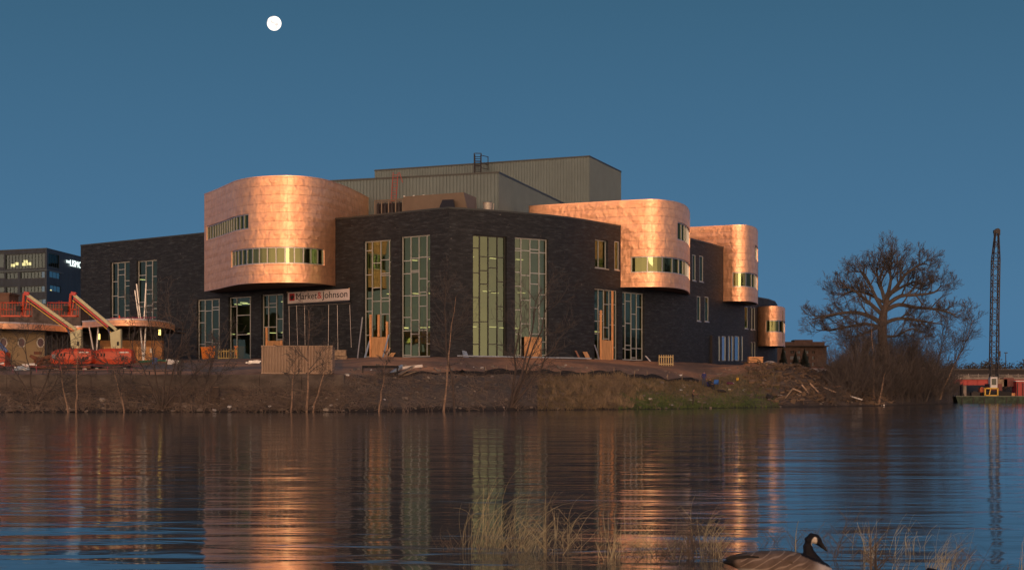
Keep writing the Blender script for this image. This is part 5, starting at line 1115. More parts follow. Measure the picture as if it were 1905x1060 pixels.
m = MB(); m.box(((x0 + x1) / 2, D - .2, zy(687, D)), (x1 - x0, .15, .25)); m.build('parapet', mat('dim_concrete', (.09, .085, .08), .9), b2_)
for px in (1800, 1880, 2000): m = MB(); m.box((px2(px, 0, D).x, D + 5, 2.5), (1.5, 8, 5.6)); m.build('pier', CONC, b2_)
D = 392; m = MB(); q = px2(1871, 0, D); m.tube([(q.x, D, 4), (q.x, D, zy(657, D))], [.16, .09], 6); m.box((q.x, D - .2, zy(656, D)), (.7, .5, .22)); o = m.build('light_mast', DSTEEL); tagp(o, 'thin light mast standing beyond the bridges right of the crane boom', 'light pole')
# brick apartment block behind the rubble
D = 330; ap = empty('apartment_block', (px2(1500, 0, D).x, D, 4.5), 'distant flat roofed brown brick apartment block beyond the copper bays', 'building')
AB = mat('brown_brick', (.060, .038, .031), .9, var=.25, scale=1.5); app = Path([Q(1440, D), Q(1538, D + 3)]); m = MB(); zt_ = zy(644, D); aw = []
for row in ((652, 657), (662, 668), (674, 680)):
    for k in range(6):
        a = 1457 + k * 13.5; aw.append((app.hit(a)[0], app.hit(a + (7 if k % 2 else 5))[0], zy(row[1], D), zy(row[0], D)))
wall_mesh(m, app, 3.5, zt_, aw, .3); m.box(((app.p[0].x + app.p[1].x) / 2, D + 10, 8), (10.4, 15, 8)); m.build('brick_wall', AB, ap)
for (a, b, c_, d) in aw:
    m = MB(); m.face([app.at(a, -.22, c_), app.at(b, -.22, c_), app.at(b, -.22, d), app.at(a, -.22, d)]); w_ = m.build('window', mat('painted_sky_pane', (.13, .16, .19), .6, spec=.1) if (a + c_) % 1 > .35 else mat('black_pane', (.02, .02, .022), .6, spec=.1), ap); m = MB(); vbar(m, app, (a + b) / 2, c_, d, .1, -.2, -.1); m.build('window_bar', DFRAME, w_)  # lighter panes: bluish sky reflection painted into a matte base colour
m = MB(); m.box(((app.p[0].x + app.p[1].x) / 2, D + 9, zt_ + .08), (11.2, 18.6, .15)); m.build('roof', mat('dim_roof', (.03, .025, .022), .95), ap)
for px, w, y in ((1500, 3.8, 634), (1466, 1.6, 639), (1520, 1.6, 638)): m = MB(); q = px2(px, 0, D); m.box((q.x, D + 5, (zt_ + zy(y, D)) / 2 + .2), (w, 4, zy(y, D) - zt_ + .3)); m.build('roof_penthouse', AB, ap)
# conifers
def conifer(px, D, h, w, seed, lab):
    b = at(px, D); t = empty('spruce_tree', b, lab, 'tree', 'dark conifers beyond the mound'); rng = random.Random(seed); m = MB(); m.tube([b, b + Vector((0, 0, h))], [.16, .03], 6); m.build('trunk', BARK, t); c = MB()
    for k in range(520):
        u = rng.random() ** .75; z = h * (.06 + .94 * u); r = w * (1 - u) * rng.uniform(.55, 1.05); a = rng.uniform(0, 6.28); p = b + Vector((0, 0, z)); e_ = p + Vector((math.cos(a) * r, math.sin(a) * r, -.25 * r)); s = Vector((-math.sin(a), math.cos(a), 0)) * .14; i = len(c.v)
        c.v += [tuple(p), tuple(p.lerp(e_, .6) + s), tuple(e_), tuple(p.lerp(e_, .6) - s + Vector((0, 0, -.12)))]; c.addf((i, i + 1, i + 2, i + 3))
    c.build('crown', mat('spruce_needles', (.022, .034, .026), .9), t)
conifer(1457, 262, 3.8, 1.2, 1, 'narrow dark spruce touching the last copper bay'); conifer(1480, 285, 3.6, 1.5, 2, 'left one of the two squat spruces before the apartment block'); conifer(1497, 285, 4.3, 2.0, 3, 'right one of the two squat spruces before the apartment block')
# trailer and cars' lot
D = 236; tr = empty('box_trailer', (px2(1516, 0, D).x, D, gz(1516, D)), 'white box trailer parked behind the rubble heap', 'trailer'); z0_, z1_ = zy(701, D), zy(684.5, D); x0, x1 = px2(1478, 0, D).x, px2(1546, 0, D).x
m = MB(); m.box(((x0 + x1) / 2, D + 1.3, (z0_ + z1_) / 2), (x1 - x0, 2.5, z1_ - z0_)); bt_ = m.build('box_body', mat('trailer_white', (.45, .47, .52), .6, var=.06, scale=1), tr)
for k in range(9): m = MB(); m.box((x0 + (x1 - x0) * (k + .5) / 9, D + .04, (z0_ + z1_) / 2), (.05, .05, z1_ - z0_ - .1)); m.build('side_rib', GALV, bt_)
m = MB(); m.box(((x0 + x1) / 2, D + 1.3, z1_ + .05), (x1 - x0 + .06, 2.6, .1)); m.build('roof_rail', mat('rust_red_trim', (.25, .08, .06), .7), bt_)
for x in (x1 - 1.2, x1 - .2): m = MB(); m.tube([(x - .6, D + .2, z0_ - .3), (x - .6, D + .5, z0_ - .3)], .45, 12); m.build('wheel', BLACK, tr)
m = MB(); D = 240; a = px2(1548, 700, D); b = px2(1600, 697, D); m.box(((a.x + b.x) / 2, D, a.z + .2), (b.x - a.x + 3, 1.6, .5)); m.box(((a.x + b.x) / 2, D, a.z + .5), (b.x - a.x + 2.4, 1.2, .15)); o = m.build('material_stack', mat('dim_steel_stack', (.10, .10, .12), .7, var=.4, scale=2)); tagp(o, 'low grey material stack right of the white trailer', 'stack')
m = MB(); q = px2(1573, 703, 228); m.box((q.x, 228, q.z), (1.3, 1, .5)); m.box((q.x - .3, 228, q.z + .35), (.6, .8, .3)); o = m.build('sawn_log_stack', STUD); tagp(o, 'short stack of fresh sawn wood under the left boughs', 'logs')
m = MB(); q = px2(1606, 700, 224); m.tube([(q.x, 224, gz(1606, 224)), (q.x, 224, zy(662, 224))], [.14, .10], 7); o = m.build('wooden_post', BIRCH); tagp(o, 'lone wooden utility post in the brush left of the big tree', 'post')
# distant woods and hills
g = MB(); xs = [-2500 + 60 * i for i in range(90)]
for x in xs:
    for j, y in enumerate((850, 900, 1000, 1300, 2500)):
        h = (3.5, 8, 12, 13, 6)[j] + (3 * noise.noise(Vector((x * .004, y * .003, 0))) if j else 0); g.v.append((x, y, h))
for i in range(len(xs) - 1):
    for j in range(4): a = i * 5 + j; g.addf((a, a + 5, a + 6, a + 1))
o = g.build('hills', mat('far_hill', (.05, .048, .035), .95), smooth=True, loc=(0, 0, 0)); tagp(o, kind='structure')
def blobwood(name, n, fx, fy, fz, size, m_, seed, hk=1.0):
    rng = random.Random(seed); c = MB()
    for k in range(n):
        x = fx(rng); y = fy(rng, x); z = fz(x, y); s = size * rng.uniform(.6, 1.35)
        # ragged crown of small leaf-like planes
        for j in range(150):
            u = Vector((rng.gauss(0, 1), rng.gauss(0, 1), rng.gauss(0, 1))).normalized() * rng.uniform(.35, 1.0); p = Vector((x, y, z + s * 1.15 * hk)) + Vector((u.x * s, u.y * s, u.z * s * 1.25 * hk)); a = Vector((rng.gauss(0, 1), rng.gauss(0, 1), rng.gauss(0, 1))).normalized() * s * .13; b = a.cross(Vector((rng.gauss(0, 1), rng.gauss(0, 1), rng.gauss(0, 1)))).normalized() * s * .13; i = len(c.v)
            c.v += [tuple(p - a), tuple(p + b), tuple(p + a)]; c.addf((i, i + 1, i + 2))
    o = c.build(name, m_, loc=(0, 0, 0)); return o
FW = mat('far_wood_foliage', (.040, .038, .030), .95, var=.4, scale=.05)
o = blobwood('distant_woods', 330, lambda r: r.uniform(120, 520), lambda r, x: r.uniform(830, 1000), lambda x, y: 5 + (y - 830) * .035, 4.2, FW, 4, .9); tagp(o, 'dark distant woods on the horizon beyond the bridges', kind='stuff')
o = blobwood('river_scrub', 260, lambda r: r.uniform(82, 200), lambda r, x: r.uniform(352, 366), lambda x, y: 1.2, 1.5, mat('brown_scrub', (.075, .055, .040), .95, var=.4, scale=.2), 8, .8); tagp(o, 'brown scrub on the far bank under the bridges', kind='stuff')
o = blobwood('opposite_woods', 260, lambda r: r.uniform(-330, 330), lambda r, x: r.uniform(-200, -150), lambda x, y: .3, 5.4, FW, 12, 1.15); tagp(o, 'bare woods on the near bank behind the viewpoint', kind='stuff')

# ------------------------------------------------------------------ people on the bank
def person(base, yaw, J, E, col, label, scale=1.0):
    """J: joint -> (x,y,z,r); E edges; col(p)->material index"""
    bm = bmesh.new(); lay = bm.verts.layers.skin.verify(); vs = {}
    for k, (x, y, z, r) in J.items():
        v = bm.verts.new((x * scale, y * scale, z * scale)); v[lay].radius = (r * scale, r * scale); v[lay].use_root = (k == 'pelvis'); vs[k] = v
    for a, b in E: bm.edges.new((vs[a], vs[b]))
    me = bpy.data.meshes.new('skel'); bm.to_mesh(me); bm.free(); o = bpy.data.objects.new('skel', me); COL.objects.link(o)
    o.modifiers.new('skin', 'SKIN'); ss = o.modifiers.new('sub', 'SUBSURF'); ss.levels = 2
    dg = bpy.context.evaluated_depsgraph_get(); m2 = bpy.data.meshes.new_from_object(o.evaluated_get(dg)); bpy.data.objects.remove(o)
    mats, fn = col; m2.materials.clear()
    for m_ in mats: m2.materials.append(m_)
    for p in m2.polygons: p.material_index = fn(p.center / scale); p.use_smooth = True
    m2.name = 'person'; p_ = bpy.data.objects.new('person', m2); COL.objects.link(p_); p_.location = base; p_.rotation_euler = (0, 0, yaw); return tagp(p_, label, 'person')
def hand(J, E, pre, wrist, d, side):
    w = Vector(wrist); d = Vector(d).normalized(); s = d.cross(Vector((0, 0, 1))).normalized() if abs(d.z) < .9 else Vector((0, 1, 0)); c = w + d * .07; J[pre + 'palm'] = (*c, .034)
    for i in range(4):
        o_ = (i - 1.5) * .021; L = (.075, .085, .08, .062)[i]; a = c + s * o_ + d * .035; b = a + d * L * .5 + Vector((0, 0, -.008)); e = b + d * L * .35 + Vector((0, 0, -.025))
        for n_, q, r in (('a', a, .011), ('b', b, .0095), ('c', e, .008)): J[f'{pre}f{i}{n_}'] = (*q, r)
        E += [(pre + 'palm', f'{pre}f{i}a'), (f'{pre}f{i}a', f'{pre}f{i}b'), (f'{pre}f{i}b', f'{pre}f{i}c')]
    t1 = c + s * side * .045; t2 = t1 + d * .04 + Vector((0, 0, -.01)); J[pre + 't1'] = (*t1, .012); J[pre + 't2'] = (*t2, .009); E += [(pre + 'palm', pre + 't1'), (pre + 't1', pre + 't2')]
def standing(arms, hipw=.1, bend=0.):
    J = {'pelvis': (0, 0, .95, .15), 'belly': (0, .02 + bend, 1.12, .145), 'chest': (0, bend * 1.5, 1.34, .165), 'neck': (0, -.01 + bend * 2, 1.50, .062), 'head': (0, -.03 + bend * 2.5, 1.60, .088), 'crown_': (0, -.02 + bend * 2.5, 1.70, .085), 'nose': (0, -.125 + bend * 2.5, 1.61, .016)}
    E = [('pelvis', 'belly'), ('belly', 'chest'), ('chest', 'neck'), ('neck', 'head'), ('head', 'crown_'), ('head', 'nose')]
    for s, n in ((-1, 'L'), (1, 'R')):
        J.update({n + 'hip': (s * .10, 0, .90, .105), n + 'knee': (s * .13, -.03, .50, .07), n + 'ank': (s * .14, .03, .09, .05), n + 'toe': (s * .16, -.14, .04, .04)}); E += [('pelvis', n + 'hip'), (n + 'hip', n + 'knee'), (n + 'knee', n + 'ank'), (n + 'ank', n + 'toe')]
        el, wr = arms[n]; J.update({n + 'sh': (s * .20, bend * 1.5, 1.42, .07), n + 'el': (*el, .052), n + 'wr': (*wr, .034)}); E += [('chest', n + 'sh'), (n + 'sh', n + 'el'), (n + 'el', n + 'wr'), (n + 'wr', n + 'palm')]
        hand(J, E, n, wr, Vector(wr) - Vector(el), s)
    return J, E
SKIN = mat('skin', (.36, .19, .12), .6); HAIR = mat('brown_hair', (.05, .03, .02), .9); NAVY = mat('navy_jacket', (.03, .035, .13), .85); JEAN = mat('faded_jeans', (.05, .065, .11), .9); VEST = mat('black_vest', (.012, .012, .014), .8); SLEEVE = mat('tan_sleeves', (.19, .12, .075), .85); OLIVE = mat('olive_waders', (.045, .042, .028), .85)
D = 173.5
J, E = standing({'L': ((-.26, -.10, 1.15), (-.12, -.36, 1.22)), 'R': ((.26, -.10, 1.13), (.10, -.38, 1.16))}, bend=-.02)
def cf(p):
    if p.z > 1.60 and p.y > -.06 or p.z > 1.73: return 1
    if p.z > 1.49: return 0
    if p.y < -.40 and p.z > 1: return 0
    if abs(p.x) > .185 and p.z > .95 or (p.y < -.15 and p.z > .95): return 3
    return 2 if p.z > .95 else 4
fb_ = at(1289, D); per = person(fb_, R(75), J, E, ([SKIN, HAIR, VEST, SLEEVE, OLIVE], cf), 'angler in dark vest standing on the grass near the water')
m = MB(); hp_ = fb_ + Vector((.44, .06, 1.18)); m.tube([hp_ - Vector((.1, 0, .05)), hp_ + Vector((.5, -.3, .25)), hp_ + Vector((1.5, -1.2, .55)), hp_ + Vector((2.0, -1.6, .6))], [.014, .011, .006, .004], 5); m.tube([hp_ + Vector((.1, 0, -.06)), hp_ + Vector((.1, -.08, -.06))], .035, 8); o = m.build('fishing_rod', DSTEEL); tagp(o, 'thin fishing rod held by the angler in the dark vest', 'fishing rod')
D = 187.5
J, E = standing({'L': ((-.27, .0, 1.14), (-.24, -.14, .92)), 'R': ((.27, 0, 1.14), (.24, -.16, .93))}, bend=-.03)
def cf2(p):
    if p.z > 1.60 and p.y > -.07 or p.z > 1.70: return 1
    if p.z > 1.50: return 0
    if abs(p.x) > .15 and p.z < .93 and p.y < -.10 and p.z > .6: return 0
    return 2 if p.z > .93 else 3
person(at(1309.5, D), R(150), J, E, ([SKIN, NAVY, NAVY, JEAN], cf2), 'person in navy hooded jacket and jeans standing on the bank', 1.02)
# seated person
J = {'pelvis': (0, .02, .50, .15), 'belly': (0, .05, .68, .14), 'chest': (0, .05, .90, .16), 'neck': (0, .02, 1.06, .062), 'head': (0, -.01, 1.17, .088), 'crown_': (0, 0, 1.26, .084), 'nose': (0, -.10, 1.17, .016)}
E = [('pelvis', 'belly'), ('belly', 'chest'), ('chest', 'neck'), ('neck', 'head'), ('head', 'crown_'), ('head', 'nose')]
for s, n in ((-1, 'L'), (1, 'R')):
    J.update({n + 'hip': (s * .11, -.08, .50, .10), n + 'knee': (s * .15, -.46, .50, .072), n + 'ank': (s * .15, -.50, .09, .05), n + 'toe': (s * .16, -.66, .04, .04), n + 'sh': (s * .20, .04, .98, .07), n + 'el': (s * .25, -.10, .74, .052), n + 'wr': (s * .10, -.32, .68, .034)})
    E += [('pelvis', n + 'hip'), (n + 'hip', n + 'knee'), (n + 'knee', n + 'ank'), (n + 'ank', n + 'toe'), ('chest', n + 'sh'), (n + 'sh', n + 'el'), (n + 'el', n + 'wr'), (n + 'wr', n + 'palm')]; hand(J, E, n, J[n + 'wr'][:3], (-s * .5, -.8, -.1), s)
def cf3(p):
    if p.z > 1.19 and p.y > -.06 or p.z > 1.29: return 1
    if p.z > 1.06 or (p.y < -.34 and p.z > .6 and abs(p.x) < .14): return 0
    return 2 if p.z > .56 and p.y > -.4 else 3
sp = at(1321, 187); person(sp, R(40), J, E, ([SKIN, HAIR, mat('black_jacket', (.02, .022, .03), .85), mat('dark_trousers', (.022, .025, .04), .9)], cf3), 'person in black jacket sitting on a camp chair')
def camp_chair(b, yaw, c_, label):
    e = empty('camp_chair', b, label, 'chair', 'folding camp chairs on the bank', rz=yaw); m = MB(); m.hexa([(-.26, -.26, .40), (.26, -.26, .40), (.26, .24, .36), (-.26, .24, .36), (-.26, -.26, .415), (.26, -.26, .415), (.26, .24, .375), (-.26, .24, .375)]); m.build('seat', c_, e, world=False)
    m = MB(); m.hexa([(-.28, .24, .38), (.28, .24, .38), (.28, .27, .38), (-.28, .27, .38), (-.30, .36, .90), (.30, .36, .90), (.30, .39, .90), (-.30, .39, .90)]); m.build('backrest', c_, e, world=False)
    for s in (-1, 1):
        m = MB(); m.tube([(s * .28, -.28, 0), (s * .28, .26, .60), (s * .29, .38, .90)], .014, 5); m.build('leg', DSTEEL, e, world=False); m = MB(); m.tube([(s * .28, .28, 0), (s * .28, -.28, .58)], .014, 5); m.build('leg', DSTEEL, e, world=False); m = MB(); m.box((s * .30, 0, .60), (.06, .5, .02)); m.build('armrest', c_, e, world=False)
CB = mat('bright_blue_canvas', (.03, .13, .42), .8); camp_chair(sp + Vector((.03, -.02, .02)), R(40), NAVY, 'dark camp chair under the seated person'); camp_chair(at(1331, 188.5), R(-25), CB, 'empty bright blue camp chair right of the seated person')
for k, (px, D, mm, w, lab) in enumerate([(1341, 186.5, BLACK, 1.2, 'long black gear bag lying on the grass below the chairs'), (1358, 192, mat('maroon_blanket', (.10, .02, .06), .9), .9, 'dark red and blue blanket on the rubble edge'), (1372, 196, YEL, .3, 'small yellow bucket at the edge of the dirt'), (1432, 188, BLACK, .6, 'black barrel lying on the rubble slope')]):
    b = at(px, D); m = MB()
    if k == 3: m.tube([b + Vector((-.4, 0, .5)), b + Vector((.35, 0, .15))], .27, 14)
    elif k == 2: m.tube([b, b + Vector((0, 0, .38))], [.14, .17], 12); m.tube([b + Vector((-.17, 0, .38)), b + Vector((0, 0, .55)), b + Vector((.17, 0, .38))], .012, 4)
    else: m.tube([b + Vector((-w / 2, 0, .12)), b + Vector((-w / 3, 0, .2)), b + Vector((w / 4, 0, .18)), b + Vector((w / 2, 0, .1))], [.08, .17, .16, .07], 10)
    o = m.build(['gear_bag', 'blanket', 'bucket', 'barrel'][k], mm, smooth=True); tagp(o, lab, ['bag', 'blanket', 'bucket', 'barrel'][k])

# ------------------------------------------------------------------ geese
GD = 12.4; GS = F / GD
def gp_(px, py): return (px - 1446) / GS, EYE + (HY - py) / GS - .32
gm_ = MB(); rings = []
def loft(m, st, n=18):
    base = len(m.v)
    for (x, zt_, zb_, w, ax) in st:
        for k in range(n):
            a = 2 * math.pi * k / n; cz_ = (zt_ + zb_) / 2; h = (zt_ - zb_) / 2; sx_ = abs(math.cos(a)) ** .9 * (1 if math.cos(a) > 0 else -1)
            m.v.append((x + ax * math.sin(a), w / 2 * sx_, cz_ + h * math.sin(a)))
    for i in range(len(st) - 1):
        for k in range(n): a = base + i * n + k; b = base + i * n + (k + 1) % n; m.addf((a, b, b + n, a + n))
    m.addf([base + k for k in range(n)][::-1]); e = base + (len(st) - 1) * n; m.addf([e + k for k in range(n)])
st = []
for (px, yt, yb, w) in ((1345, 1043.5, 1047, .05), (1358, 1038, 1051, .10), (1372, 1033, 1058, .15), (1392, 1027.5, 1074, .23), (1418, 1024, 1088, .31), (1445, 1022.5, 1097, .35), (1470, 1023.5, 1101, .36), (1492, 1028, 1101, .34), (1512, 1035, 1098, .30), (1528, 1041, 1091, .24), (1540, 1048, 1082, .16), (1547, 1056, 1073, .07)):
    x, zt_ = gp_(px, yt); _, zb_ = gp_(px, yb); st.append((x, zt_, zb_, w, 0))
loft(gm_, st)
np_ = [(1522, 1062, .085), (1516, 1048, .066), (1509, 1036, .052), (1504, 1025, .042), (1502.5, 1014, .037), (1504, 1005, .038), (1510, 999.5, .041), (1517, 1001.5, .039), (1522, 1006, .032), (1526, 1011, .023), (1531, 1016.5, .0155), (1536, 1021.5, .0105), (1539.5, 1025, .006)]
P = []; rr = []
for (a, b, r) in np_: x, z = gp_(a, b); P.append((x, 0, z)); rr.append(r)
gm_.tube(P, rr, 16)
me = bpy.data.meshes.new('g'); me.from_pydata(gm_.v, [], gm_.f); o = bpy.data.objects.new('g', me); COL.objects.link(o)
rm = o.modifiers.new('r', 'REMESH'); rm.mode = 'VOXEL'; rm.voxel_size = .0058; sm_ = o.modifiers.new('s', 'SMOOTH'); sm_.factor = .5; sm_.iterations = 6
dg = bpy.context.evaluated_depsgraph_get(); gme = bpy.data.meshes.new_from_object(o.evaluated_get(dg)); bpy.data.objects.remove(o)
gme.polygons.foreach_set('use_smooth', [True] * len(gme.polygons)); ca = gme.color_attributes.new('Col', 'FLOAT_COLOR', 'POINT'); cols = []
def sstep(a, b, x): t = max(0, min(1, (x - a) / (b - a))); return t * t * (3 - 2 * t)
for v in gme.vertices:
    px = 1446 + v.co.x * GS; py = HY - (v.co.z + .32 - EYE) * GS; n1 = noise.noise(Vector(v.co) * 14); n2 = noise.noise(Vector(v.co) * 60)
    brown = lerp3((.10, .070, .050), (.165, .120, .088), .5 + .8 * n1)
    # wing coverts: rows of pale feather edges on the flank and back
    row = (px - 1370) * .55 + (py - 1020) * 1.15 + 2.2 * math.sin((px + py) * .22); e_ = abs((row % 13) / 13 - .5) * 2
    brown = lerp3(brown, (.34, .27, .20), sstep(.70, .95, e_) * .75 * (1 if px > 1375 else .2) * sstep(1508, 1480, px))
    c = lerp3(brown, (.25, .20, .155), sstep(1046, 1062, py + 6 * n1) * sstep(1420, 1480, px) * .75)     # pale barred flank
    c = lerp3(c, (.46, .42, .37), sstep(1504, 1527, px + 4 * n1) * sstep(1030, 1046, py))                # breast
    c = lerp3(c, (.55, .52, .46), sstep(1052, 1060, py) * sstep(1424, 1400, px) * sstep(1362, 1372, px))   # white under tail
    c = lerp3(c, (.012, .011, .011), sstep(1372, 1360, px) )                                            # tail
    nl = py - (1033.5 + (px - 1494) * .42)                                                              # neck base line
    if px > 1488: c = lerp3((.010, .010, .013), c, sstep(-1.5, 1.5, nl + 1.5 * n2))
    ck_ = ((px - 1513.5) * .95 + (py - 1006) * .25) ** 2 / 5.2 ** 2 + ((py - 1006) - (px - 1513) * .35) ** 2 / 9.6 ** 2
    if px > 1500 and py < 1022 and abs(v.co.y) > .008: c = lerp3((.62, .58, .50), c, sstep(.85, 1.12, ck_))
    if px > 1527 and py < 1030: c = (.018, .018, .018)
    cols += [*c, 1]
ca.data.foreach_set('color', cols)
gme.name = 'body'; gme.materials.append(attr_mat('goose_plumage', rough=.75, bump=.004, bscale=55, var=.16, vscale=28))
gs = empty('goose', ((1446 - CX) / GS, GD, .32), 'Canada goose seen side on, with black neck and white cheek, at the near shore', 'goose', 'geese on the near shore')
gb_ = bpy.data.objects.new('body', gme); COL.objects.link(gb_); gb_.parent = gs
EYEM = mat('goose_eye', (.008, .006, .005), .08, spec=.8); GBK = mat('goose_black', (.012, .012, .012), .6); FEA = mat('wing_feather_brown', (.11, .078, .056), .7, var=.3, scale=20)
for s in (-1, 1):
    x, z = gp_(1520.5, 1001.5); bmx = bmesh.new(); bmesh.ops.create_uvsphere(bmx, u_segments=12, v_segments=8, radius=.0068); em = bpy.data.meshes.new('eye'); bmx.to_mesh(em); bmx.free(); em.materials.append(EYEM); eo = bpy.data.objects.new('eye', em); COL.objects.link(eo); eo.parent = gs; eo.location = (x, s * .0335, z)
    # wing: overlapping long feathers folded along the back
    m = MB()
    for k in range(11):
        a = gp_(1468 - k * 7.5, 1031 + 12 * (1 - k / 14.) - (k > 7) * 2); b = gp_(1402 - k * 5.2, 1040 + 5.5 * (1 - k / 9.) + (2 if k % 2 else 0)); y = s * (.158 - .0072 * k); L = Vector((b[0] - a[0], 0, b[1] - a[1])); nrm_ = Vector((-L.z, 0, L.x)).normalized(); wd = .026 - .0008 * k; A = Vector((a[0], y, a[1])); B = Vector((b[0], y * (.62 - .03 * k), b[1])); i = len(m.v)
        for t, ww in ((0, .6), (.35, 1), (.75, .85), (.93, .5), (1, .08)):
            c_ = A.lerp(B, t); m.v += [tuple(c_ + nrm_ * wd * ww), tuple(c_ - nrm_ * wd * ww + Vector((0, s * .006, 0)))]
        for t in range(4): m.addf((i + 2 * t, i + 2 * t + 1, i + 2 * t + 3, i + 2 * t + 2), 1 if k > 6 else 0)
    m.build('wing', [FEA, GBK], gs, world=False)
    m = MB(); x, z = gp_(1455, 1095); m.tube([(x, s * .06, z), (x + .01, s * .065, .07), (x, s * .065, .012)], [.022, .010, .009], 8); m.build('leg', GBK, gs, world=False)
    m = MB()
    i = 0; m.v = [(x - .02, s * .065, .012), (x + .085, s * .065 - .035, .004), (x + .10, s * .065, .004), (x + .085, s * .065 + .035, .004), (x - .02, s * .065, 0), (x + .085, s * .065 - .035, 0), (x + .10, s * .065, 0), (x + .085, s * .065 + .035, 0)]
    for f in ((0, 1, 2), (0, 2, 3), (4, 6, 5), (4, 7, 6), (0, 4, 5, 1), (1, 5, 6, 2), (2, 6, 7, 3), (3, 7, 4, 0)): m.addf(f)
    m.build('webbed_foot', GBK, gs, world=False)
g2 = copy_tree(gs); g2.location = (2.62 - (1513 - 1446) / GS, 9.98, .32); g2['label'] = 'second goose of which only the black crown shows at the lower right edge'

# ------------------------------------------------------------------ dead reeds standing in the shallow water
RT1 = mat('straw_stems', (.38, .33, .18), .8, var=.3, scale=3); RT2 = mat('dark_dead_stems', (.11, .085, .058), .9, var=.3, scale=4)
def reed(c, rng, b, h, lean, curl, r, mi, leaves=0):
    p = b.copy(); d = Vector((lean, rng.gauss(0, .12), 1)).normalized(); n = 8; pts = [p.copy()]; rad = [r]
    for i in range(n):
        d = (d + Vector((curl * (i / n) ** 1.5, rng.gauss(0, .02), -abs(curl) * .55 * (i / n) ** 2))).normalized(); p = p + d * h / n; pts.append(p.copy()); rad.append(r * (1 - .72 * (i + 1) / n))
    c.tube(pts, rad, 3, mi, cap=False)
    for k in range(leaves):
        i = rng.randrange(1, 6); q = pts[i]; s = rng.choice((-1, 1)); L = rng.uniform(.12, .32); c.tube([q, q + Vector((s * L * .5, rng.gauss(0, .05), L * .6)), q + Vector((s * L, rng.gauss(0, .1), L * rng.uniform(-.2, .6)))], [r * .8, r * .6, r * .25], 3, mi, cap=False)
def clump(label, seed, specs, name='reed_clump'):
    """specs: (n, px_mean, px_sd, base_y, y_sd, h_px, h_sd, lean, lean_sd, curl, mi, r, leaves)"""
    rng = random.Random(seed); c = MB()
    for (n, pm, ps, by, bs, hp_, hs, ln, ls, cu, mi, r, lv) in specs:
        for k in range(n):
            px = rng.gauss(pm, ps); y = max(985, rng.gauss(by, bs)); D = EYE * F / (y - HY); b = Vector(((px - CX) * D / F, D, -.06)); h = max(.08, rng.gauss(hp_, hs) * D / F)
            if n > 12 and k % 5 > 2: continue
            reed(c, rng, b, h, rng.gauss(ln, ls), rng.gauss(cu, abs(cu) * .6 + .08), r * rng.uniform(.5, .95), mi, lv)
    o = c.build(name, [RT1, RT2]); tagp(o, label, 'reeds', kind='stuff')
clump('largest straw reed clump with tall stems arching to the right', 1, [(120, 925, 36, 1016, 6, 62, 32, .22, .42, .22, 0, .0040, 0), (50, 928, 30, 1016, 5, 118, 26, .34, .22, .28, 0, .0042, 0), (60, 940, 45, 1018, 6, 30, 12, 0, .5, .2, 1, .005, 1), (60, 985, 18, 1022, 5, 60, 20, .2, .35, .25, 0, .004, 1),
    (6, 868, 4, 1012, 4, 112, 8, .02, .06, .55, 0, .0046, 0), (5, 885, 6, 1014, 4, 92, 8, .06, .1, .45, 0, .0046, 0)])
clump('few low dark stalks left of the largest reed clump', 2, [(14, 838, 7, 1020, 3, 34, 12, 0, .5, .2, 1, .0045, 1), (5, 835, 8, 1020, 3, 40, 10, -.4, .4, 0, 1, .004, 0)])
clump('single tall dark seed stalk with side shoots', 3, [(3, 1015, 1.5, 1026, 2, 138, 12, -.02, .02, .02, 0, .008, 3), (4, 1016, 2, 1026, 2, 120, 14, .03, .03, .05, 1, .006, 5)])
clump('thin tangled stems between the tall seed stalk and the stubby clump', 4, [(36, 1052, 14, 1020, 5, 62, 24, .1, .35, .4, 0, .0036, 1), (22, 1060, 12, 1022, 4, 28, 10, 0, .6, .2, 1, .0042, 1), (6, 1032, 2, 1003, 3, 62, 8, .05, .05, 0, 0, .006, 0), (3, 1060, 10, 1003, 3, 95, 8, .3, .1, .7, 0, .004, 0)])
clump('stubby tan clump left of the copper reflection', 5, [(70, 1138, 13, 1036, 5, 50, 16, .05, .25, .25, 0, .0052, 0), (20, 1130, 18, 1000, 5, 55, 14, 0, .12, 0, 0, .0045, 0), (18, 1140, 14, 1034, 4, 20, 8, 0, .5, .1, 1, .005, 1)])
clump('low dark weeds and wisps on the copper reflection', 6, [(60, 1198, 18, 1022, 7, 45, 18, 0, .3, .2, 0, .003, 2), (70, 1215, 26, 1033, 3, 12, 5, 0, .8, .2, 1, .007, 1), (10, 1222, 12, 1028, 5, 60, 12, 0, .1, 0, 1, .004, 0)])
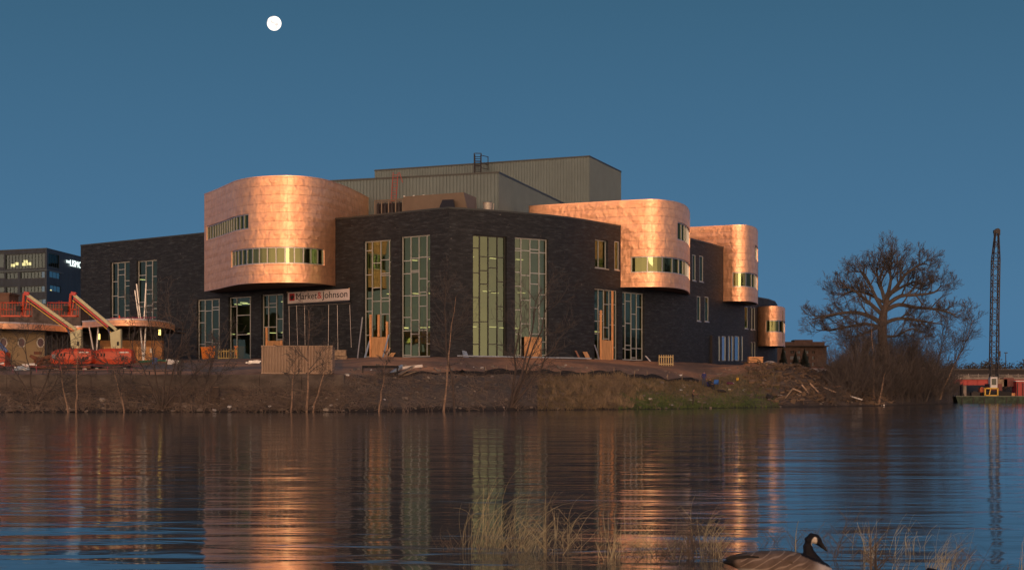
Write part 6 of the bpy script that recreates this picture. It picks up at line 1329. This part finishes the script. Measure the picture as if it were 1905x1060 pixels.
clump('dark leafy stalk cluster with straw at its right side', 7, [(34, 1284, 7, 1036, 5, 88, 24, .02, .1, .05, 1, .0065, 3), (70, 1320, 15, 1030, 6, 72, 20, .02, .2, .2, 0, .0042, 1), (26, 1262, 9, 1026, 6, 50, 14, -.1, .4, .2, 0, .0045, 0), (34, 1325, 14, 1034, 5, 26, 10, 0, .4, .1, 1, .006, 1)])
clump('scattered dark weed tips above the tail of the goose', 8, [(12, 1360, 16, 1005, 6, 20, 8, .2, .6, .3, 1, .004, 1), (10, 1430, 10, 1010, 4, 34, 10, .2, .5, .1, 1, .0036, 2)])
clump('short brown stick with weeds left of the goose head', 9, [(1, 1481, 1, 1026, 1, 66, 1, -.02, .01, 0, 0, .010, 0), (14, 1475, 8, 1020, 3, 42, 14, 0, .4, .1, 1, .004, 1)])
clump('long wispy stems right of the goose head', 10, [(4, 1550, 3, 1040, 3, 120, 22, .28, .05, .05, 1, .0045, 5), (14, 1556, 12, 1030, 5, 45, 14, 0, .4, .2, 1, .004, 2), (8, 1520, 6, 1002, 2, 22, 8, 0, .9, .2, 1, .006, 1)])
clump('mixed dark and straw clump right of the wispy stems', 11, [(38, 1618, 9, 1042, 6, 62, 22, .12, .2, .2, 0, .0046, 0), (16, 1625, 5, 1062, 6, 74, 14, 0, .06, .02, 1, .011, 2), (20, 1650, 20, 1030, 8, 60, 22, .12, .2, .1, 0, .0036, 1), (14, 1600, 30, 1005, 6, 62, 26, .15, .15, .1, 1, .003, 3), (6, 1690, 5, 1015, 3, 32, 6, -.1, .2, .5, 0, .006, 0)])
clump('pale straw clump at the lower right edge', 12, [(90, 1750, 18, 1072, 10, 72, 18, .05, .22, .35, 0, .0046, 0), (24, 1775, 18, 1060, 6, 70, 22, .35, .2, .1, 1, .0034, 3), (16, 1680, 10, 1068, 6, 50, 14, .1, .25, .3, 0, .0044, 0)])
clump('few thin arching stems at the far right edge', 13, [(5, 1872, 8, 1060, 3, 34, 8, .0, .2, .8, 1, .005, 0), (4, 1895, 5, 1062, 3, 70, 10, .15, .1, .1, 0, .004, 0)])
